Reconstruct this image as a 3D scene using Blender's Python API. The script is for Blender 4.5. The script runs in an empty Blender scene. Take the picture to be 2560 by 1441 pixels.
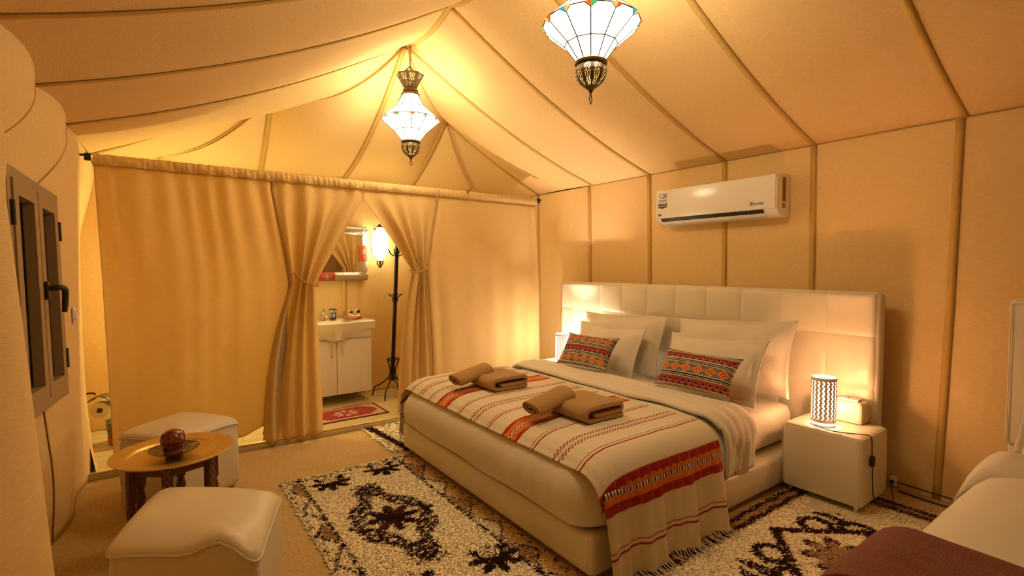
import bpy, bmesh, math, random
import numpy as np
from mathutils import Vector, Matrix
random.seed(7); rng = np.random.default_rng(7)
S = bpy.context.scene
C = S.collection
PI = math.pi

# ------------------------------------------------------------------ camera
cam = bpy.data.cameras.new('camera'); camo = bpy.data.objects.new('camera', cam); C.objects.link(camo)
cam.sensor_width = 36; cam.lens = 36 * 1255 / 2560; cam.clip_start = .02
camo.location = (0, 0, 1.45)
camo.rotation_euler = (math.radians(90 - 2.44), 0, math.radians(-35.74))
S.camera = camo
# ------------------------------------------------------------------ world, exposure
w = bpy.data.worlds.new('world'); S.world = w; w.use_nodes = True
w.node_tree.nodes['Background'].inputs[0].default_value = (.02, .015, .01, 1)
w.node_tree.nodes['Background'].inputs[1].default_value = .3
S.view_settings.view_transform = 'Standard'; S.view_settings.look = 'None'
S.view_settings.exposure = 1.58; S.view_settings.gamma = 1; S.view_settings.use_curve_mapping = False
LANTERN_E = 8.5        # emission of the lantern glass
LANTERN_COL = (1, .82, .52)
LAMP_R = (7.5, (1, .47, .21))   # right bedside bulb: watts, colour
LAMP_L = (34, (1, .78, .61))   # left bedside bulb
BATH_W = (21, (1, .82, .31))
BATH_E = 4.5

# ------------------------------------------------------------------ materials
def mat(name, col, rough=.5, metal=0, bump=0, bscale=200, var=0, vscale=8, mapping='Object', stretch=(1, 1, 1),
        attr=None, emit=None, trans=0, sheen=0, coat=0, spec=.5, alpha=None):
    m = bpy.data.materials.new(name); m.use_nodes = True
    nt = m.node_tree; N = nt.nodes; L = nt.links
    b = N['Principled BSDF']
    b.inputs['Base Color'].default_value = (*col, 1); b.inputs['Roughness'].default_value = rough
    b.inputs['Metallic'].default_value = metal; b.inputs['Specular IOR Level'].default_value = spec
    if sheen: b.inputs['Sheen Weight'].default_value = sheen; b.inputs['Sheen Roughness'].default_value = .5
    if coat: b.inputs['Coat Weight'].default_value = coat; b.inputs['Coat Roughness'].default_value = .12
    if emit: b.inputs['Emission Color'].default_value = (*emit[0], 1); b.inputs['Emission Strength'].default_value = emit[1]
    tc = N.new('ShaderNodeTexCoord'); mp = N.new('ShaderNodeMapping'); mp.inputs['Scale'].default_value = stretch
    L.new(tc.outputs[mapping], mp.inputs[0])
    src = None
    if attr:
        a = N.new('ShaderNodeAttribute'); a.attribute_name = attr; src = a.outputs['Color']
        L.new(src, b.inputs['Base Color'])
    if var:
        n = N.new('ShaderNodeTexNoise'); n.inputs['Scale'].default_value = vscale; n.inputs['Detail'].default_value = 6
        L.new(mp.outputs[0], n.inputs['Vector'])
        r = N.new('ShaderNodeMapRange'); r.inputs[1].default_value = .25; r.inputs[2].default_value = .75
        r.inputs[3].default_value = 1 - var; r.inputs[4].default_value = 1 + var
        L.new(n.outputs['Fac'], r.inputs[0])
        mx = N.new('ShaderNodeMix'); mx.data_type = 'RGBA'; mx.blend_type = 'MULTIPLY'; mx.inputs[0].default_value = 1
        if src: L.new(src, mx.inputs[6])
        else: mx.inputs[6].default_value = (*col, 1)
        L.new(r.outputs[0], mx.inputs[7]); L.new(mx.outputs[2], b.inputs['Base Color']); src = mx.outputs[2]
    if bump:
        n2 = N.new('ShaderNodeTexNoise'); n2.inputs['Scale'].default_value = bscale; n2.inputs['Detail'].default_value = 4
        L.new(mp.outputs[0], n2.inputs['Vector'])
        bp = N.new('ShaderNodeBump'); bp.inputs['Strength'].default_value = bump; bp.inputs['Distance'].default_value = .01
        L.new(n2.outputs['Fac'], bp.inputs['Height']); L.new(bp.outputs[0], b.inputs['Normal'])
    if trans:
        t = N.new('ShaderNodeBsdfTranslucent'); ms = N.new('ShaderNodeMixShader'); ms.inputs[0].default_value = trans
        t.inputs[0].default_value = (*col, 1)
        if src: L.new(src, t.inputs[0])
        L.new(b.outputs[0], ms.inputs[1]); L.new(t.outputs[0], ms.inputs[2])
        L.new(ms.outputs[0], N['Material Output'].inputs[0])
    return m

CANVAS = (.76, .54, .255)
M = {}
M['canvas'] = mat('tent_canvas', CANVAS, .95, bump=.14, bscale=1, var=.13, vscale=1, mapping='UV', stretch=(26, 420, 1), spec=.1)
M['canvas_side'] = mat('tent_canvas_slope', CANVAS, .95, bump=.16, bscale=1, var=.13, vscale=1, mapping='UV', stretch=(300, 34, 1), spec=.1)
M['tape'] = mat('seam_tape_cloth', (.58, .37, .11), .9, bump=.2, bscale=250, var=.06, vscale=60, spec=.1)
M['curtain'] = mat('curtain_cloth', (.80, .615, .295), .95, bump=.12, bscale=1, var=.08, vscale=1, mapping='UV', stretch=(14, 420, 1), trans=.45, spec=.1)
M['curtape'] = mat('curtain_tape', (.42, .25, .07), .9, bump=.2, bscale=250)
M['leather'] = mat('white_leatherette', (.70, .63, .49), .36, bump=.03, bscale=260, spec=.45)
M['linen'] = mat('white_cotton', (.69, .635, .53), .85, bump=.12, bscale=30, spec=.2, sheen=.1)
M['sheet'] = mat('bed_sheet', (.68, .62, .52), .85, bump=.15, bscale=22, spec=.2)
M['pattern'] = mat('woven_pattern', (.8, .7, .6), .95, attr='pattern', bump=.15, bscale=500, spec=.1)
M['pile'] = mat('rug_pile', (.8, .7, .6), .98, attr='pattern', spec=.05)
M['rugbase'] = mat('rug_backing', (.50, .42, .28), .98, bump=.4, bscale=120)
M['fringe'] = mat('fringe_yarn', (.72, .62, .46), .95)
M['towel'] = mat('tan_terry', (.56, .325, .11), .98, bump=.9, bscale=330, var=.22, vscale=220, spec=.05, sheen=.3)
M['towel_hem'] = mat('towel_hem', (.60, .45, .28), .95)
M['carpet'] = mat('carpet_pile', (.64, .46, .215), .98, bump=.9, bscale=160, var=.22, vscale=70, spec=.05)
M['laminate'] = mat('pale_laminate', (.52, .42, .22), .45, var=.10, vscale=4, stretch=(1, 22, 1), bump=.03, bscale=60)
M['white'] = mat('white_gloss', (.82, .79, .72), .18, coat=.3)
M['whitem'] = mat('white_satin', (.80, .76, .68), .4, bump=.01, bscale=300)
M['porcelain'] = mat('porcelain', (.86, .83, .76), .08, coat=.5)
M['ac'] = mat('ac_plastic', (.80, .78, .72), .22, coat=.25)
M['acdark'] = mat('dark_slot', (.012, .010, .010), .5)
M['black'] = mat('black_plastic', (.012, .011, .010), .35)
M['iron'] = mat('black_iron', (.018, .015, .013), .42, metal=.6, bump=.1, bscale=120)
M['chrome'] = mat('chrome', (.80, .78, .72), .12, metal=1)
M['brass'] = mat('antique_brass', (.125, .080, .026), .42, metal=.55, var=.3, vscale=60, bump=.15, bscale=140)
M['lead'] = mat('lantern_leading', (.05, .032, .010), .6)
M['glass'] = mat('lantern_white_glass', (.9, .85, .7), .3, emit=(LANTERN_COL, LANTERN_E))
M['gblue'] = mat('lantern_blue_glass', (.05, .35, .55), .2, emit=((.06, .42, .70), .30))
M['gred'] = mat('lantern_red_glass', (.6, .1, .02), .2, emit=((.85, .16, .03), .30))
M['gyel'] = mat('lantern_yellow_glass', (.8, .6, .1), .2, emit=((1, .62, .12), .30))
M['ggrn'] = mat('lantern_green_glass', (.1, .5, .15), .2, emit=((.12, .60, .18), .28))
M['bglass'] = mat('bath_lantern_glass', (.9, .85, .6), .2, emit=((1, .86, .48), BATH_E))
M['bulb'] = mat('lit_bulb', (1, .9, .7), .4, emit=((1, .80, .55), 30))
M['tray'] = mat('brass_tray', (.74, .54, .19), .38, metal=.85, var=.10, vscale=25, bump=.12, bscale=50)
M['wood'] = mat('dark_wood', (.095, .028, .012), .38, var=.35, vscale=9, stretch=(6, 6, .8), bump=.1, bscale=80)
M['woodin'] = mat('carved_inlay', (.36, .20, .085), .5, var=.2, vscale=40)
M['terra'] = mat('red_glazed_ceramic', (.20, .020, .010), .16, var=.25, vscale=50, coat=.6, bump=.25, bscale=70)
M['terra2'] = mat('terracotta_matte', (.32, .050, .022), .45, var=.2, vscale=40)
M['winframe'] = mat('window_frame_taupe', (.32, .22, .12), .5)
M['gasket'] = mat('rubber_gasket', (.02, .018, .016), .6)
M['silver'] = mat('embossed_silver', (.55, .50, .42), .32, metal=1, var=.35, vscale=180)
M['redleather'] = mat('red_leather', (.46, .055, .02), .5, bump=.1, bscale=100)
M['bathmat'] = mat('bath_mat_pile', (.7, .1, .08), .95, attr='pattern', bump=.5, bscale=220)
M['brown'] = mat('brown_throw_cloth', (.20, .066, .040), .95, bump=.5, bscale=1, var=.18, vscale=1, stretch=(40, 260, 40))
M['gold'] = mat('gold_strip', (.98, .80, .36), .38, metal=1)
M['paper'] = mat('tissue_paper', (.80, .72, .55), .95)
M['mirror'] = mat('mirror_glass', (.92, .90, .84), .02, metal=1)
M['ceram'] = mat('patterned_ceramic', (.8, .7, .6), .2, attr='pattern', coat=.4)
M['orange'] = mat('orange_glaze', (.55, .16, .03), .25, coat=.3)
M['teal'] = mat('teal_cloth', (.05, .13, .12), .9, bump=.3, bscale=60)
M['grey'] = mat('grey_plastic', (.12, .10, .075), .5)
M['t_navy'] = mat('navy_print', (.012, .018, .06), .5)
M['t_teal'] = mat('teal_print', (.03, .24, .27), .5)
M['t_white'] = mat('white_print', (.80, .78, .74), .5)
M['label_b'] = mat('energy_label', (.30, .16, .07), .6)
g = bpy.data.materials.new('window_pane'); g.use_nodes = True; M['pane'] = g
gb = g.node_tree.nodes['Principled BSDF']; gb.inputs['Base Color'].default_value = (.03, .035, .025, 1)
gb.inputs['Roughness'].default_value = .05

# ------------------------------------------------------------------ object helpers
def link(name, me, m=None, parent=None, smooth=True):
    o = bpy.data.objects.new(name, me); C.objects.link(o)
    if m is not None:
        for mm in (m if isinstance(m, (list, tuple)) else [m]): me.materials.append(mm)
    if parent is not None: o.parent = parent
    if smooth and len(me.polygons):
        me.polygons.foreach_set('use_smooth', [True] * len(me.polygons))
    return o
def tag(o, label=None, cat=None, group=None, kind=None):
    if label: o['label'] = label
    if cat: o['category'] = cat
    if group: o['group'] = group
    if kind: o['kind'] = kind
    return o
def thing(name, loc, rz, label, cat, group=None):
    o = bpy.data.objects.new(name, None); C.objects.link(o); o.empty_display_size = .05
    o.location = loc; o.rotation_euler = (0, 0, rz)
    return tag(o, label, cat, group)
def shift(vs, loc):
    return [(v[0] - loc[0], v[1] - loc[1], v[2] - loc[2]) for v in vs]
def mesh(name, vs, fs, m=None, parent=None, smooth=True, world=False, auto=None):
    if world and parent is not None: vs = shift(vs, parent.location)
    me = bpy.data.meshes.new(name); me.from_pydata([tuple(v) for v in vs], [], fs); me.update()
    o = link(name, me, m, parent, smooth)
    if auto: sharp(me, auto)
    return o
def sharp(me, deg):
    bm = bmesh.new(); bm.from_mesh(me); a = math.radians(deg)
    for e in bm.edges:
        if len(e.link_faces) == 2 and e.calc_face_angle(0) > a: e.smooth = False
    bm.to_mesh(me); bm.free()
def bmobj(name, bm, m, parent=None, smooth=True, auto=40):
    me = bpy.data.meshes.new(name); bm.normal_update(); bm.to_mesh(me); bm.free()
    o = link(name, me, m, parent, smooth)
    if smooth and auto: sharp(me, auto)
    return o
def solid(o, t, off=0):
    md = o.modifiers.new('solidify', 'SOLIDIFY'); md.thickness = t; md.offset = off; return o
def grid(name, fn, nu, nv, m, parent=None, uvs=(1, 1), world=False, colors=None, close_u=False, smooth=True):
    """fn(u,v)->xyz; colors(u,v)->rgb stored as the point attribute 'pattern'"""
    vs = []; uv = []
    for j in range(nv + 1):
        for i in range(nu + 1):
            u, v = i / nu, j / nv; vs.append(fn(u, v)); uv.append((u * uvs[0], v * uvs[1]))
    fs = []; W = nu + 1
    for j in range(nv):
        for i in range(nu): a = j * W + i; fs.append((a, a + 1, a + W + 1, a + W))
    if world and parent is not None: vs = shift(vs, parent.location)
    me = bpy.data.meshes.new(name); me.from_pydata([tuple(map(float, p)) for p in vs], [], fs); me.update()
    l = me.uv_layers.new(name='UVMap'); idx = np.zeros(len(me.loops), dtype=np.int32); me.loops.foreach_get('vertex_index', idx)
    l.data.foreach_set('uv', np.array(uv, dtype=np.float32)[idx].ravel())
    if colors: paint(me, [colors(i / nu, j / nv) for j in range(nv + 1) for i in range(nu + 1)])
    return link(name, me, m, parent, smooth)
def paint(me, cols):
    at = me.attributes.new('pattern', 'FLOAT_COLOR', 'POINT')
    a = np.ones((len(me.vertices), 4), dtype=np.float32); a[:, :3] = np.array(cols, dtype=np.float32)
    at.data.foreach_set('color', a.ravel())
def add_box(bm, size, c=(0, 0, 0), r=0, seg=2, rot=None):
    res = bmesh.ops.create_cube(bm, size=1); vs = res['verts']
    for v in vs: v.co = Vector((v.co.x * size[0], v.co.y * size[1], v.co.z * size[2]))
    if r > 0:
        es = list({e for v in vs for e in v.link_edges})
        out = bmesh.ops.bevel(bm, geom=es, offset=r, segments=seg, affect='EDGES', profile=.5)
        vs = list({v for f in out['faces'] for v in f.verts} | {v for v in vs if v.is_valid})
    Mx = Matrix.Translation(Vector(c)) @ (rot.to_4x4() if rot else Matrix.Identity(4))
    for v in vs: v.co = Mx @ v.co
def box(name, size, c, m, parent=None, r=.004, seg=2, rot=None, world=False):
    if world and parent is not None: c = Vector(c) - Vector(parent.location)
    bm = bmesh.new(); add_box(bm, size, c, r, seg, rot); return bmobj(name, bm, m, parent)
def lathe_v(prof, n, c=(0, 0, 0), ph=0):
    vs = []; fs = []
    for r, z in prof:
        for i in range(n):
            a = 2 * PI * i / n + ph; vs.append((c[0] + r * math.cos(a), c[1] + r * math.sin(a), c[2] + z))
    for j in range(len(prof) - 1):
        for i in range(n):
            k = (i + 1) % n; fs.append((j * n + i, j * n + k, (j + 1) * n + k, (j + 1) * n + i))
    return vs, fs
def lathe(name, prof, m, parent=None, n=32, c=(0, 0, 0), cap=True, world=False, auto=35):
    vs, fs = lathe_v(prof, n, c)
    if cap:
        if prof[0][0] > 1e-5: fs.append(tuple(range(n - 1, -1, -1)))
        k = (len(prof) - 1) * n
        if prof[-1][0] > 1e-5: fs.append(tuple(range(k, k + n)))
    return mesh(name, vs, fs, m, parent, True, world, auto)
def tube_v(pts, r, n=8, cap=True):
    pts = [Vector(p) for p in pts]; vs = []; fs = []
    t0 = (pts[1] - pts[0]).normalized(); nrm = t0.orthogonal().normalized()
    for i, p in enumerate(pts):
        t = ((pts[min(i + 1, len(pts) - 1)] - pts[max(i - 1, 0)])).normalized()
        nrm = (nrm - t * nrm.dot(t)); nrm = nrm.normalized() if nrm.length > 1e-6 else t.orthogonal().normalized()
        b = t.cross(nrm); rr = r[i] if isinstance(r, (list, tuple)) else r
        for k in range(n):
            a = 2 * PI * k / n; vs.append(tuple(p + (nrm * math.cos(a) + b * math.sin(a)) * rr))
    for i in range(len(pts) - 1):
        for k in range(n):
            q = (k + 1) % n; fs.append((i * n + k, i * n + q, (i + 1) * n + q, (i + 1) * n + k))
    if cap: fs.append(tuple(range(n - 1, -1, -1))); z = (len(pts) - 1) * n; fs.append(tuple(range(z, z + n)))
    return vs, fs
class MB:
    def __init__(s): s.v = []; s.f = []
    def add(s, vf):
        k = len(s.v); s.v += [tuple(p) for p in vf[0]]; s.f += [tuple(i + k for i in f) for f in vf[1]]; return s
    def tube(s, pts, r, n=6): return s.add(tube_v(pts, r, n))
    def box(s, size, c, rot=None):
        bm = bmesh.new(); add_box(bm, size, c, 0, 1, rot); bm.verts.index_update()
        s.add(([tuple(v.co) for v in bm.verts], [tuple(v.index for v in f.verts) for f in bm.faces])); bm.free(); return s
    def build(s, name, m, parent=None, smooth=True, world=False, auto=40): return mesh(name, s.v, s.f, m, parent, smooth, world, auto)
def tube(name, pts, r, m, parent=None, n=8, world=False): return MB().tube(pts, r, n).build(name, m, parent, True, world, 50)
def spline(pts, n=8):
    """Catmull-Rom through pts"""
    P = [Vector(p) for p in pts]; P = [P[0] * 2 - P[1]] + P + [P[-1] * 2 - P[-2]]; out = []
    for i in range(1, len(P) - 2):
        for k in range(n):
            t = k / n; a, b, c, d = P[i - 1:i + 3]
            out.append(.5 * ((2 * b) + (c - a) * t + (2 * a - 5 * b + 4 * c - d) * t * t + (3 * b - a - 3 * c + d) * t ** 3))
    out.append(P[-2]); return out
def ribbon(name, pts, side, width, m, parent=None, world=True, off=None, t=.002):
    """flat tape of the given width following pts; side = direction across the tape"""
    pts = [Vector(p) for p in pts]; sd = Vector(side).normalized(); vs = []; fs = []
    for p in pts:
        q = p + (Vector(off) if off else Vector((0, 0, 0)))
        vs += [tuple(q - sd * width / 2), tuple(q + sd * width / 2)]
    for i in range(len(pts) - 1): fs.append((2 * i, 2 * i + 1, 2 * i + 3, 2 * i + 2))
    o = mesh(name, vs, fs, m, parent, True, world); return solid(o, t)
def rr_loop(sx, sy, r, n=6, sub=6):
    """rounded rectangle outline points, counter-clockwise, with subdivided straight sides"""
    r = min(r, sx / 2 - 1e-4, sy / 2 - 1e-4); pts = []
    cs = [(sx / 2 - r, sy / 2 - r, 0), (-sx / 2 + r, sy / 2 - r, 90), (-sx / 2 + r, -sy / 2 + r, 180), (sx / 2 - r, -sy / 2 + r, 270)]
    for q, (cx, cy, a0) in enumerate(cs):
        for k in range(n + 1):
            a = math.radians(a0 + 90 * k / n); pts.append((cx + r * math.cos(a), cy + r * math.sin(a)))
        nx = cs[(q + 1) % 4]; a = math.radians(nx[2]); ex, ey = nx[0] + r * math.cos(a), nx[1] + r * math.sin(a)
        sx0, sy0 = pts[-1]
        for k in range(1, sub): pts.append((sx0 + (ex - sx0) * k / sub, sy0 + (ey - sy0) * k / sub))
    return pts
def softbox(name, sx, sy, prof, m, parent=None, r=.06, n=6, sub=10, disp=None, c=(0, 0, 0), world=False, open_=False):
    """stack of rounded-rectangle loops: prof = [(inset, z)...]; closed at both ends; disp(x,y,z)->offset"""
    vs = []; fs = []; k = None
    for ins, z in prof:
        ps = rr_loop(sx - 2 * ins, sy - 2 * ins, max(r - ins * .6, .012), n, sub); k = len(ps)
        for x, y in ps:
            p = Vector((x, y, z)); p = p + Vector(disp(x, y, z)) if disp else p; vs.append(tuple(p + Vector(c)))
    for j in range(len(prof) - 1):
        for i in range(k): q = (i + 1) % k; fs.append((j * k + i, j * k + q, (j + 1) * k + q, (j + 1) * k + i))
    if not open_: fs.append(tuple(range(k - 1, -1, -1)))
    ins, z = prof[-1]; cc = Vector((0, 0, z)); cc = cc + Vector(disp(0, 0, z)) if disp else cc
    vs.append(tuple(cc + Vector(c))); t = len(vs) - 1; b = (len(prof) - 1) * k
    for i in range(k): fs.append((b + i, b + (i + 1) % k, t))
    return mesh(name, vs, fs, m, parent, True, world, 60)
def text(name, body, size, m, parent, Mx, ext=.0004, shear=0, spacing=1.0):
    cu = bpy.data.curves.new(name, 'FONT'); cu.body = body; cu.size = size; cu.extrude = ext; cu.shear = shear
    cu.space_character = spacing; cu.align_x = 'CENTER'; cu.align_y = 'CENTER'; cu.resolution_u = 3
    to = bpy.data.objects.new(name, cu); C.objects.link(to); bpy.context.view_layer.update()
    me = bpy.data.meshes.new_from_object(to.evaluated_get(bpy.context.evaluated_depsgraph_get()))
    bpy.data.objects.remove(to); me.transform(Mx); me.materials.clear()
    return link(name, me, m, parent, False)
def vnoise(x, y, z=0):
    from mathutils import noise
    return noise.noise(Vector((x, y, z)))
def smooth01(t): t = max(0, min(1, t)); return t * t * (3 - 2 * t)
def copy_tree(o, parent=None):
    c = o.copy(); C.objects.link(c)
    if parent is not None: c.parent = parent
    for ch in list(o.children): copy_tree(ch, c)
    return c
def lamp(name, loc, watts, col, rad, parent=None):
    l = bpy.data.lights.new(name, 'POINT'); l.energy = watts; l.color = col; l.shadow_soft_size = rad
    o = bpy.data.objects.new(name, l); C.objects.link(o); o.location = loc
    if parent is not None: o.parent = parent
    return o

# ================================================================== setting: the tent
XR, XL, XM, ZE, ZR = 3.95, -.40, 1.765, 2.34, 3.30
YS = [-2.45, -1.63, -.80, .05, .88, 1.72, 2.42, 3.21, 3.98]     # seams of the main roof
YB = 5.55                                                        # back wall of the wash room
def bay(y):
    for a, b in zip(YS, YS[1:]):
        if a <= y <= b: t = (y - a) / (b - a); return 4 * t * (1 - t)
    return 0
def left_eave(y): return -.42 + .07 * smooth01((y - 3.2) / 1.7)
def slope_pt(s, y, side, drop=0):
    bz = bay(y); zr = ZR - .065 * bz
    if side > 0: xe, ze = XR, ZE
    else: xe, ze = left_eave(y) + .045 * bz, 2.29 + .02 * bz
    x = XM + (xe - XM) * s; z = zr + (ze - zr) * s - .095 * 4 * s * (1 - s) * (.85 + .15 * (1 - bz))
    return (x, y, z - drop)
def yv(v):
    q = min(v * (len(YS) - 1), len(YS) - 1 - 1e-9); i = int(q); return YS[i] + (YS[i + 1] - YS[i]) * (q - i)
ceil = grid('ceiling', lambda u, v: slope_pt(u, yv(v), 1), 22, 64, M['canvas_side'], uvs=(2.4, 6.4))
tag(ceil, kind='structure')
ceil_l = grid('ceiling', lambda u, v: slope_pt(u, yv(v), -1), 22, 64, M['canvas_side'], uvs=(2.4, 6.4))
tag(ceil_l, kind='structure')
for y in YS[1:]:
    for side, par in ((1, ceil), (-1, ceil_l)):
        vs = [slope_pt(k / 24, y + d_, side, .005 + (.004 if d_ == 0 else 0)) for k in range(25) for d_ in (-.02, 0, .02)]
        o = mesh('seam_tape', vs, [(k * 3 + q, k * 3 + q + 1, k * 3 + q + 4, k * 3 + q + 3) for k in range(24) for q in (0, 1)], M['tape'], par, True, True); solid(o, .002)
ribbon('ridge_tape', [tuple(Vector(slope_pt(0, yv(k / 64), 1, .014))) for k in range(65)], (1, 0, 0), .05, M['tape'], ceil)
# hipped end over the wash room
P0 = Vector((XM, 3.98, ZR)); EB = {1: Vector((XR, 3.98, ZE)), -1: Vector((left_eave(3.98), 3.98, 2.29))}
PP1 = {1: Vector((2.60, 4.83, 3.01)), -1: Vector((.885, 4.78, 2.935))}
PP2 = {1: Vector((3.20, 5.32, 2.42)), -1: Vector((.09, 5.32, 2.415))}
EC = {1: Vector((XR, 4.93, ZE)), -1: Vector((left_eave(4.93), 4.93, 2.29))}
EK = {1: Vector((XR, YB, 2.31)), -1: Vector((left_eave(YB), YB, 2.27))}
W0 = Vector((1.74, YB, 2.42)); W1 = {1: Vector((2.52, YB, 2.40)), -1: Vector((.91, YB, 2.40))}
W2 = {1: Vector((3.22, YB, 2.33)), -1: Vector((.10, YB, 2.33))}
def edge(a, b, sag): return lambda t: a.lerp(b, t) - Vector((0, 0, sag * 4 * t * (1 - t)))
def coons(c0, c1, d0, d1, u, v):
    A, B = c0(0), c0(1); D, E_ = c1(0), c1(1)
    return (c0(u) * (1 - v) + c1(u) * v) + (d0(v) * (1 - u) + d1(v) * u) - (A * (1 - u) * (1 - v) + B * u * (1 - v) + D * (1 - u) * v + E_ * u * v)
hip = None
for sd in (-1, 1):
    sB = lambda t, sd=sd: Vector(slope_pt(t, 3.98, sd))
    sag1 = .20 if sd < 0 else .10; sag2 = .13 if sd < 0 else .08
    e01 = edge(P0, PP1[sd], sag1); e12 = edge(PP1[sd], PP2[sd], sag2)
    eC = edge(PP1[sd], EC[sd], .03); eBC = edge(sB(1), EC[sd], -.01)
    nm = [(coons, (sB, eC, e01, eBC)), (coons, (eC, edge(PP2[sd], EK[sd], 0), e12, edge(EC[sd], EK[sd], 0))),
          (coons, (edge(P0, W0, .12), edge(PP1[sd], W1[sd], .05), e01, edge(W0, W1[sd], 0))),
          (coons, (edge(PP1[sd], W1[sd], .05), edge(PP2[sd], W2[sd], 0), e12, edge(W1[sd], W2[sd], 0))),
          (coons, (edge(PP2[sd], W2[sd], 0), edge(PP2[sd], EK[sd], 0), edge(PP2[sd], PP2[sd], 0), edge(W2[sd], EK[sd], 0)))]
    for fn, a in nm:
        o = grid('ceiling', lambda u, v, a=a: coons(*a, u, v), 14, 12, M['canvas_side'], uvs=(1.6, 1.2)); tag(o, kind='structure')
    for e, side in ((e01, (.6, .8, 0)), (e12, (.6, .8, 0)), (eC, (0, 1, 0)), (edge(PP1[sd], W1[sd], .05), (1, 0, 0))):
        ribbon('seam_tape', [e(k / 20) - Vector((0, 0.012, .012)) for k in range(21)], side if sd > 0 else (side[0], -side[1], 0) if side[0] == .6 else side, .04, M['tape'], ceil)
    for q in (W2[sd], EK[sd]): ribbon('seam_tape', [(PP2[sd].lerp(q, k / 6) - Vector((0, .01, .012))) for k in range(7)], (1, .2, 0), .03, M['tape'], ceil)
ribbon('seam_tape', [edge(P0, W0, .12)(k / 20) - Vector((0, .012, .014)) for k in range(21)], (1, 0, 0), .04, M['tape'], ceil)

# right wall
def wr(y, z):
    if y < 3.98: ze = ZE
    else: ze = ZE - .03 * smooth01((y - 4.9) / .65)
    zz = z * ze
    return (XR + .025 * math.sin(PI * z) + .008 * vnoise(y * 1.3, z * 2, 3), y, zz)
wall_r = grid('wall_right', lambda u, v: wr(-2.45 + (YB + 2.45) * u, v), 90, 30, M['canvas'], uvs=(8, 2.34)); tag(wall_r, kind='structure')
for y in (-1.63, -.8, .05, .90, 1.72, 2.42, 3.21, 4.03, 4.93):
    ribbon('seam_tape', [Vector(wr(y + (.05 * (1 - k / 24) if y < 1 else 0), k / 24)) - Vector((.007, 0, 0)) for k in range(25)], (0, 1, 0), .042, M['tape'], wall_r)
ribbon('eave_seam', [Vector(wr(-2.45 + (YB + 2.45) * k / 60, 1)) - Vector((.006, 0, .004)) for k in range(61)], (0, 0, 1), .006, M['curtape'], wall_r)
# left wall: lining billows into the room in front of the window
def wl(y, z):
    ze = 2.29 + .02 * bay(y); xe = left_eave(y) + .045 * bay(y)
    zz = z * ze; base = -.50 + .115 * smooth01((y - 2.95) / 1.25)
    x = base + (xe - base) * smooth01((zz - 1.6) / .7)
    up = 1 - smooth01((zz - 1.72) / .5)
    x += .252 * math.exp(-((y - 1.78) / .34) ** 2) * up * (.79 + .44 * (1 - min(zz, 1.7) / 1.7))
    x += .10 * math.exp(-((y - .95) / .35) ** 2) * up
    if 2.2 < y < 4.6:
        lo = 1 - smooth01((zz - .15) / .55)
        x += lo * (.022 * math.sin(y * 7.0 + 1.2) * smooth01((y - 2.2) / .4) + .015 * vnoise(y * 3, zz * 2))
    x += .012 * vnoise(y * 2.2, zz * 1.1, 5) * (1 - smooth01((zz - 1.7) / .5))
    return (x - .006, y, zz + .03 * z ** 14)
wall_l = grid('wall_left', lambda u, v: wl(-2.45 + (4.46 + 2.45) * u, v), 170, 44, M['canvas'], uvs=(6.9, 2.3)); tag(wall_l, kind='structure'); solid(wall_l, .006, 1)
for pth in ([(3.215, 2.29), (3.10, 2.20), (2.92, 2.08), (2.70, 1.96), (2.52, 1.88)], [(4.03, 2.26), (3.82, 2.12), (3.59, 1.98), (3.34, 1.83)], [(3.42, .78), (3.47, .60), (3.50, .42), (3.50, .2), (3.48, .02)]):
    ribbon('seam_tape', [Vector(wl(p.x, min(p.y / (2.29 + .02 * bay(p.x)), 1))) + Vector((.010, 0, 0)) for p in [Vector((q.x, q.y)) for q in spline([(a, b, 0) for a, b in pth], 8)]], (0, 1, .4), .024, M['tape'], wall_l)
wall_b2 = grid('wall_left', lambda u, v: (-.46 + (.45 + left_eave(4.4 + 1.15 * u)) * smooth01((v - .7) / .3) + .03 * vnoise(u * 4, v * 3) * (1 - v) - .1 * math.sin(PI * v) * u * (1 - v) + .13 * (1 - v) ** 3 * (1 - u), 4.40 + (YB - 4.40) * u, 2.30 * v + .045 * v ** 10), 30, 24, M['canvas'], uvs=(1.1, 2.3)); tag(wall_b2, kind='structure')
# back wall of the wash room with its hem
def wb(u, v): return (-.5 + 4.5 * u, YB - .03 * (1 - v) * abs(math.sin(u * 14)) - .012 * vnoise(u * 9, v * 5), .045 + (2.30 - .045 + .12 * math.sin(PI * u) ** 2) * v)
wall_b = grid('wall_back', wb, 60, 24, M['canvas'], uvs=(4.5, 2.3)); tag(wall_b, kind='structure')
for x in (.10, .91, 1.70, 2.52, 3.22): ribbon('seam_tape', [(x + (.03 * (k / 20) if x == 1.70 else 0), YB - .05, .06 + 2.26 * k / 20) for k in range(21)], (1, 0, 0), .04, M['tape'], wall_b)
wall_f = grid('wall_front', lambda u, v: (-.5 + 4.5 * u, -2.45, v * (2.28 + 1.02 * (1 - abs(2 * u - 1)))), 40, 20, M['canvas'], uvs=(4.5, 2.8)); tag(wall_f, kind='structure')

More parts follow.
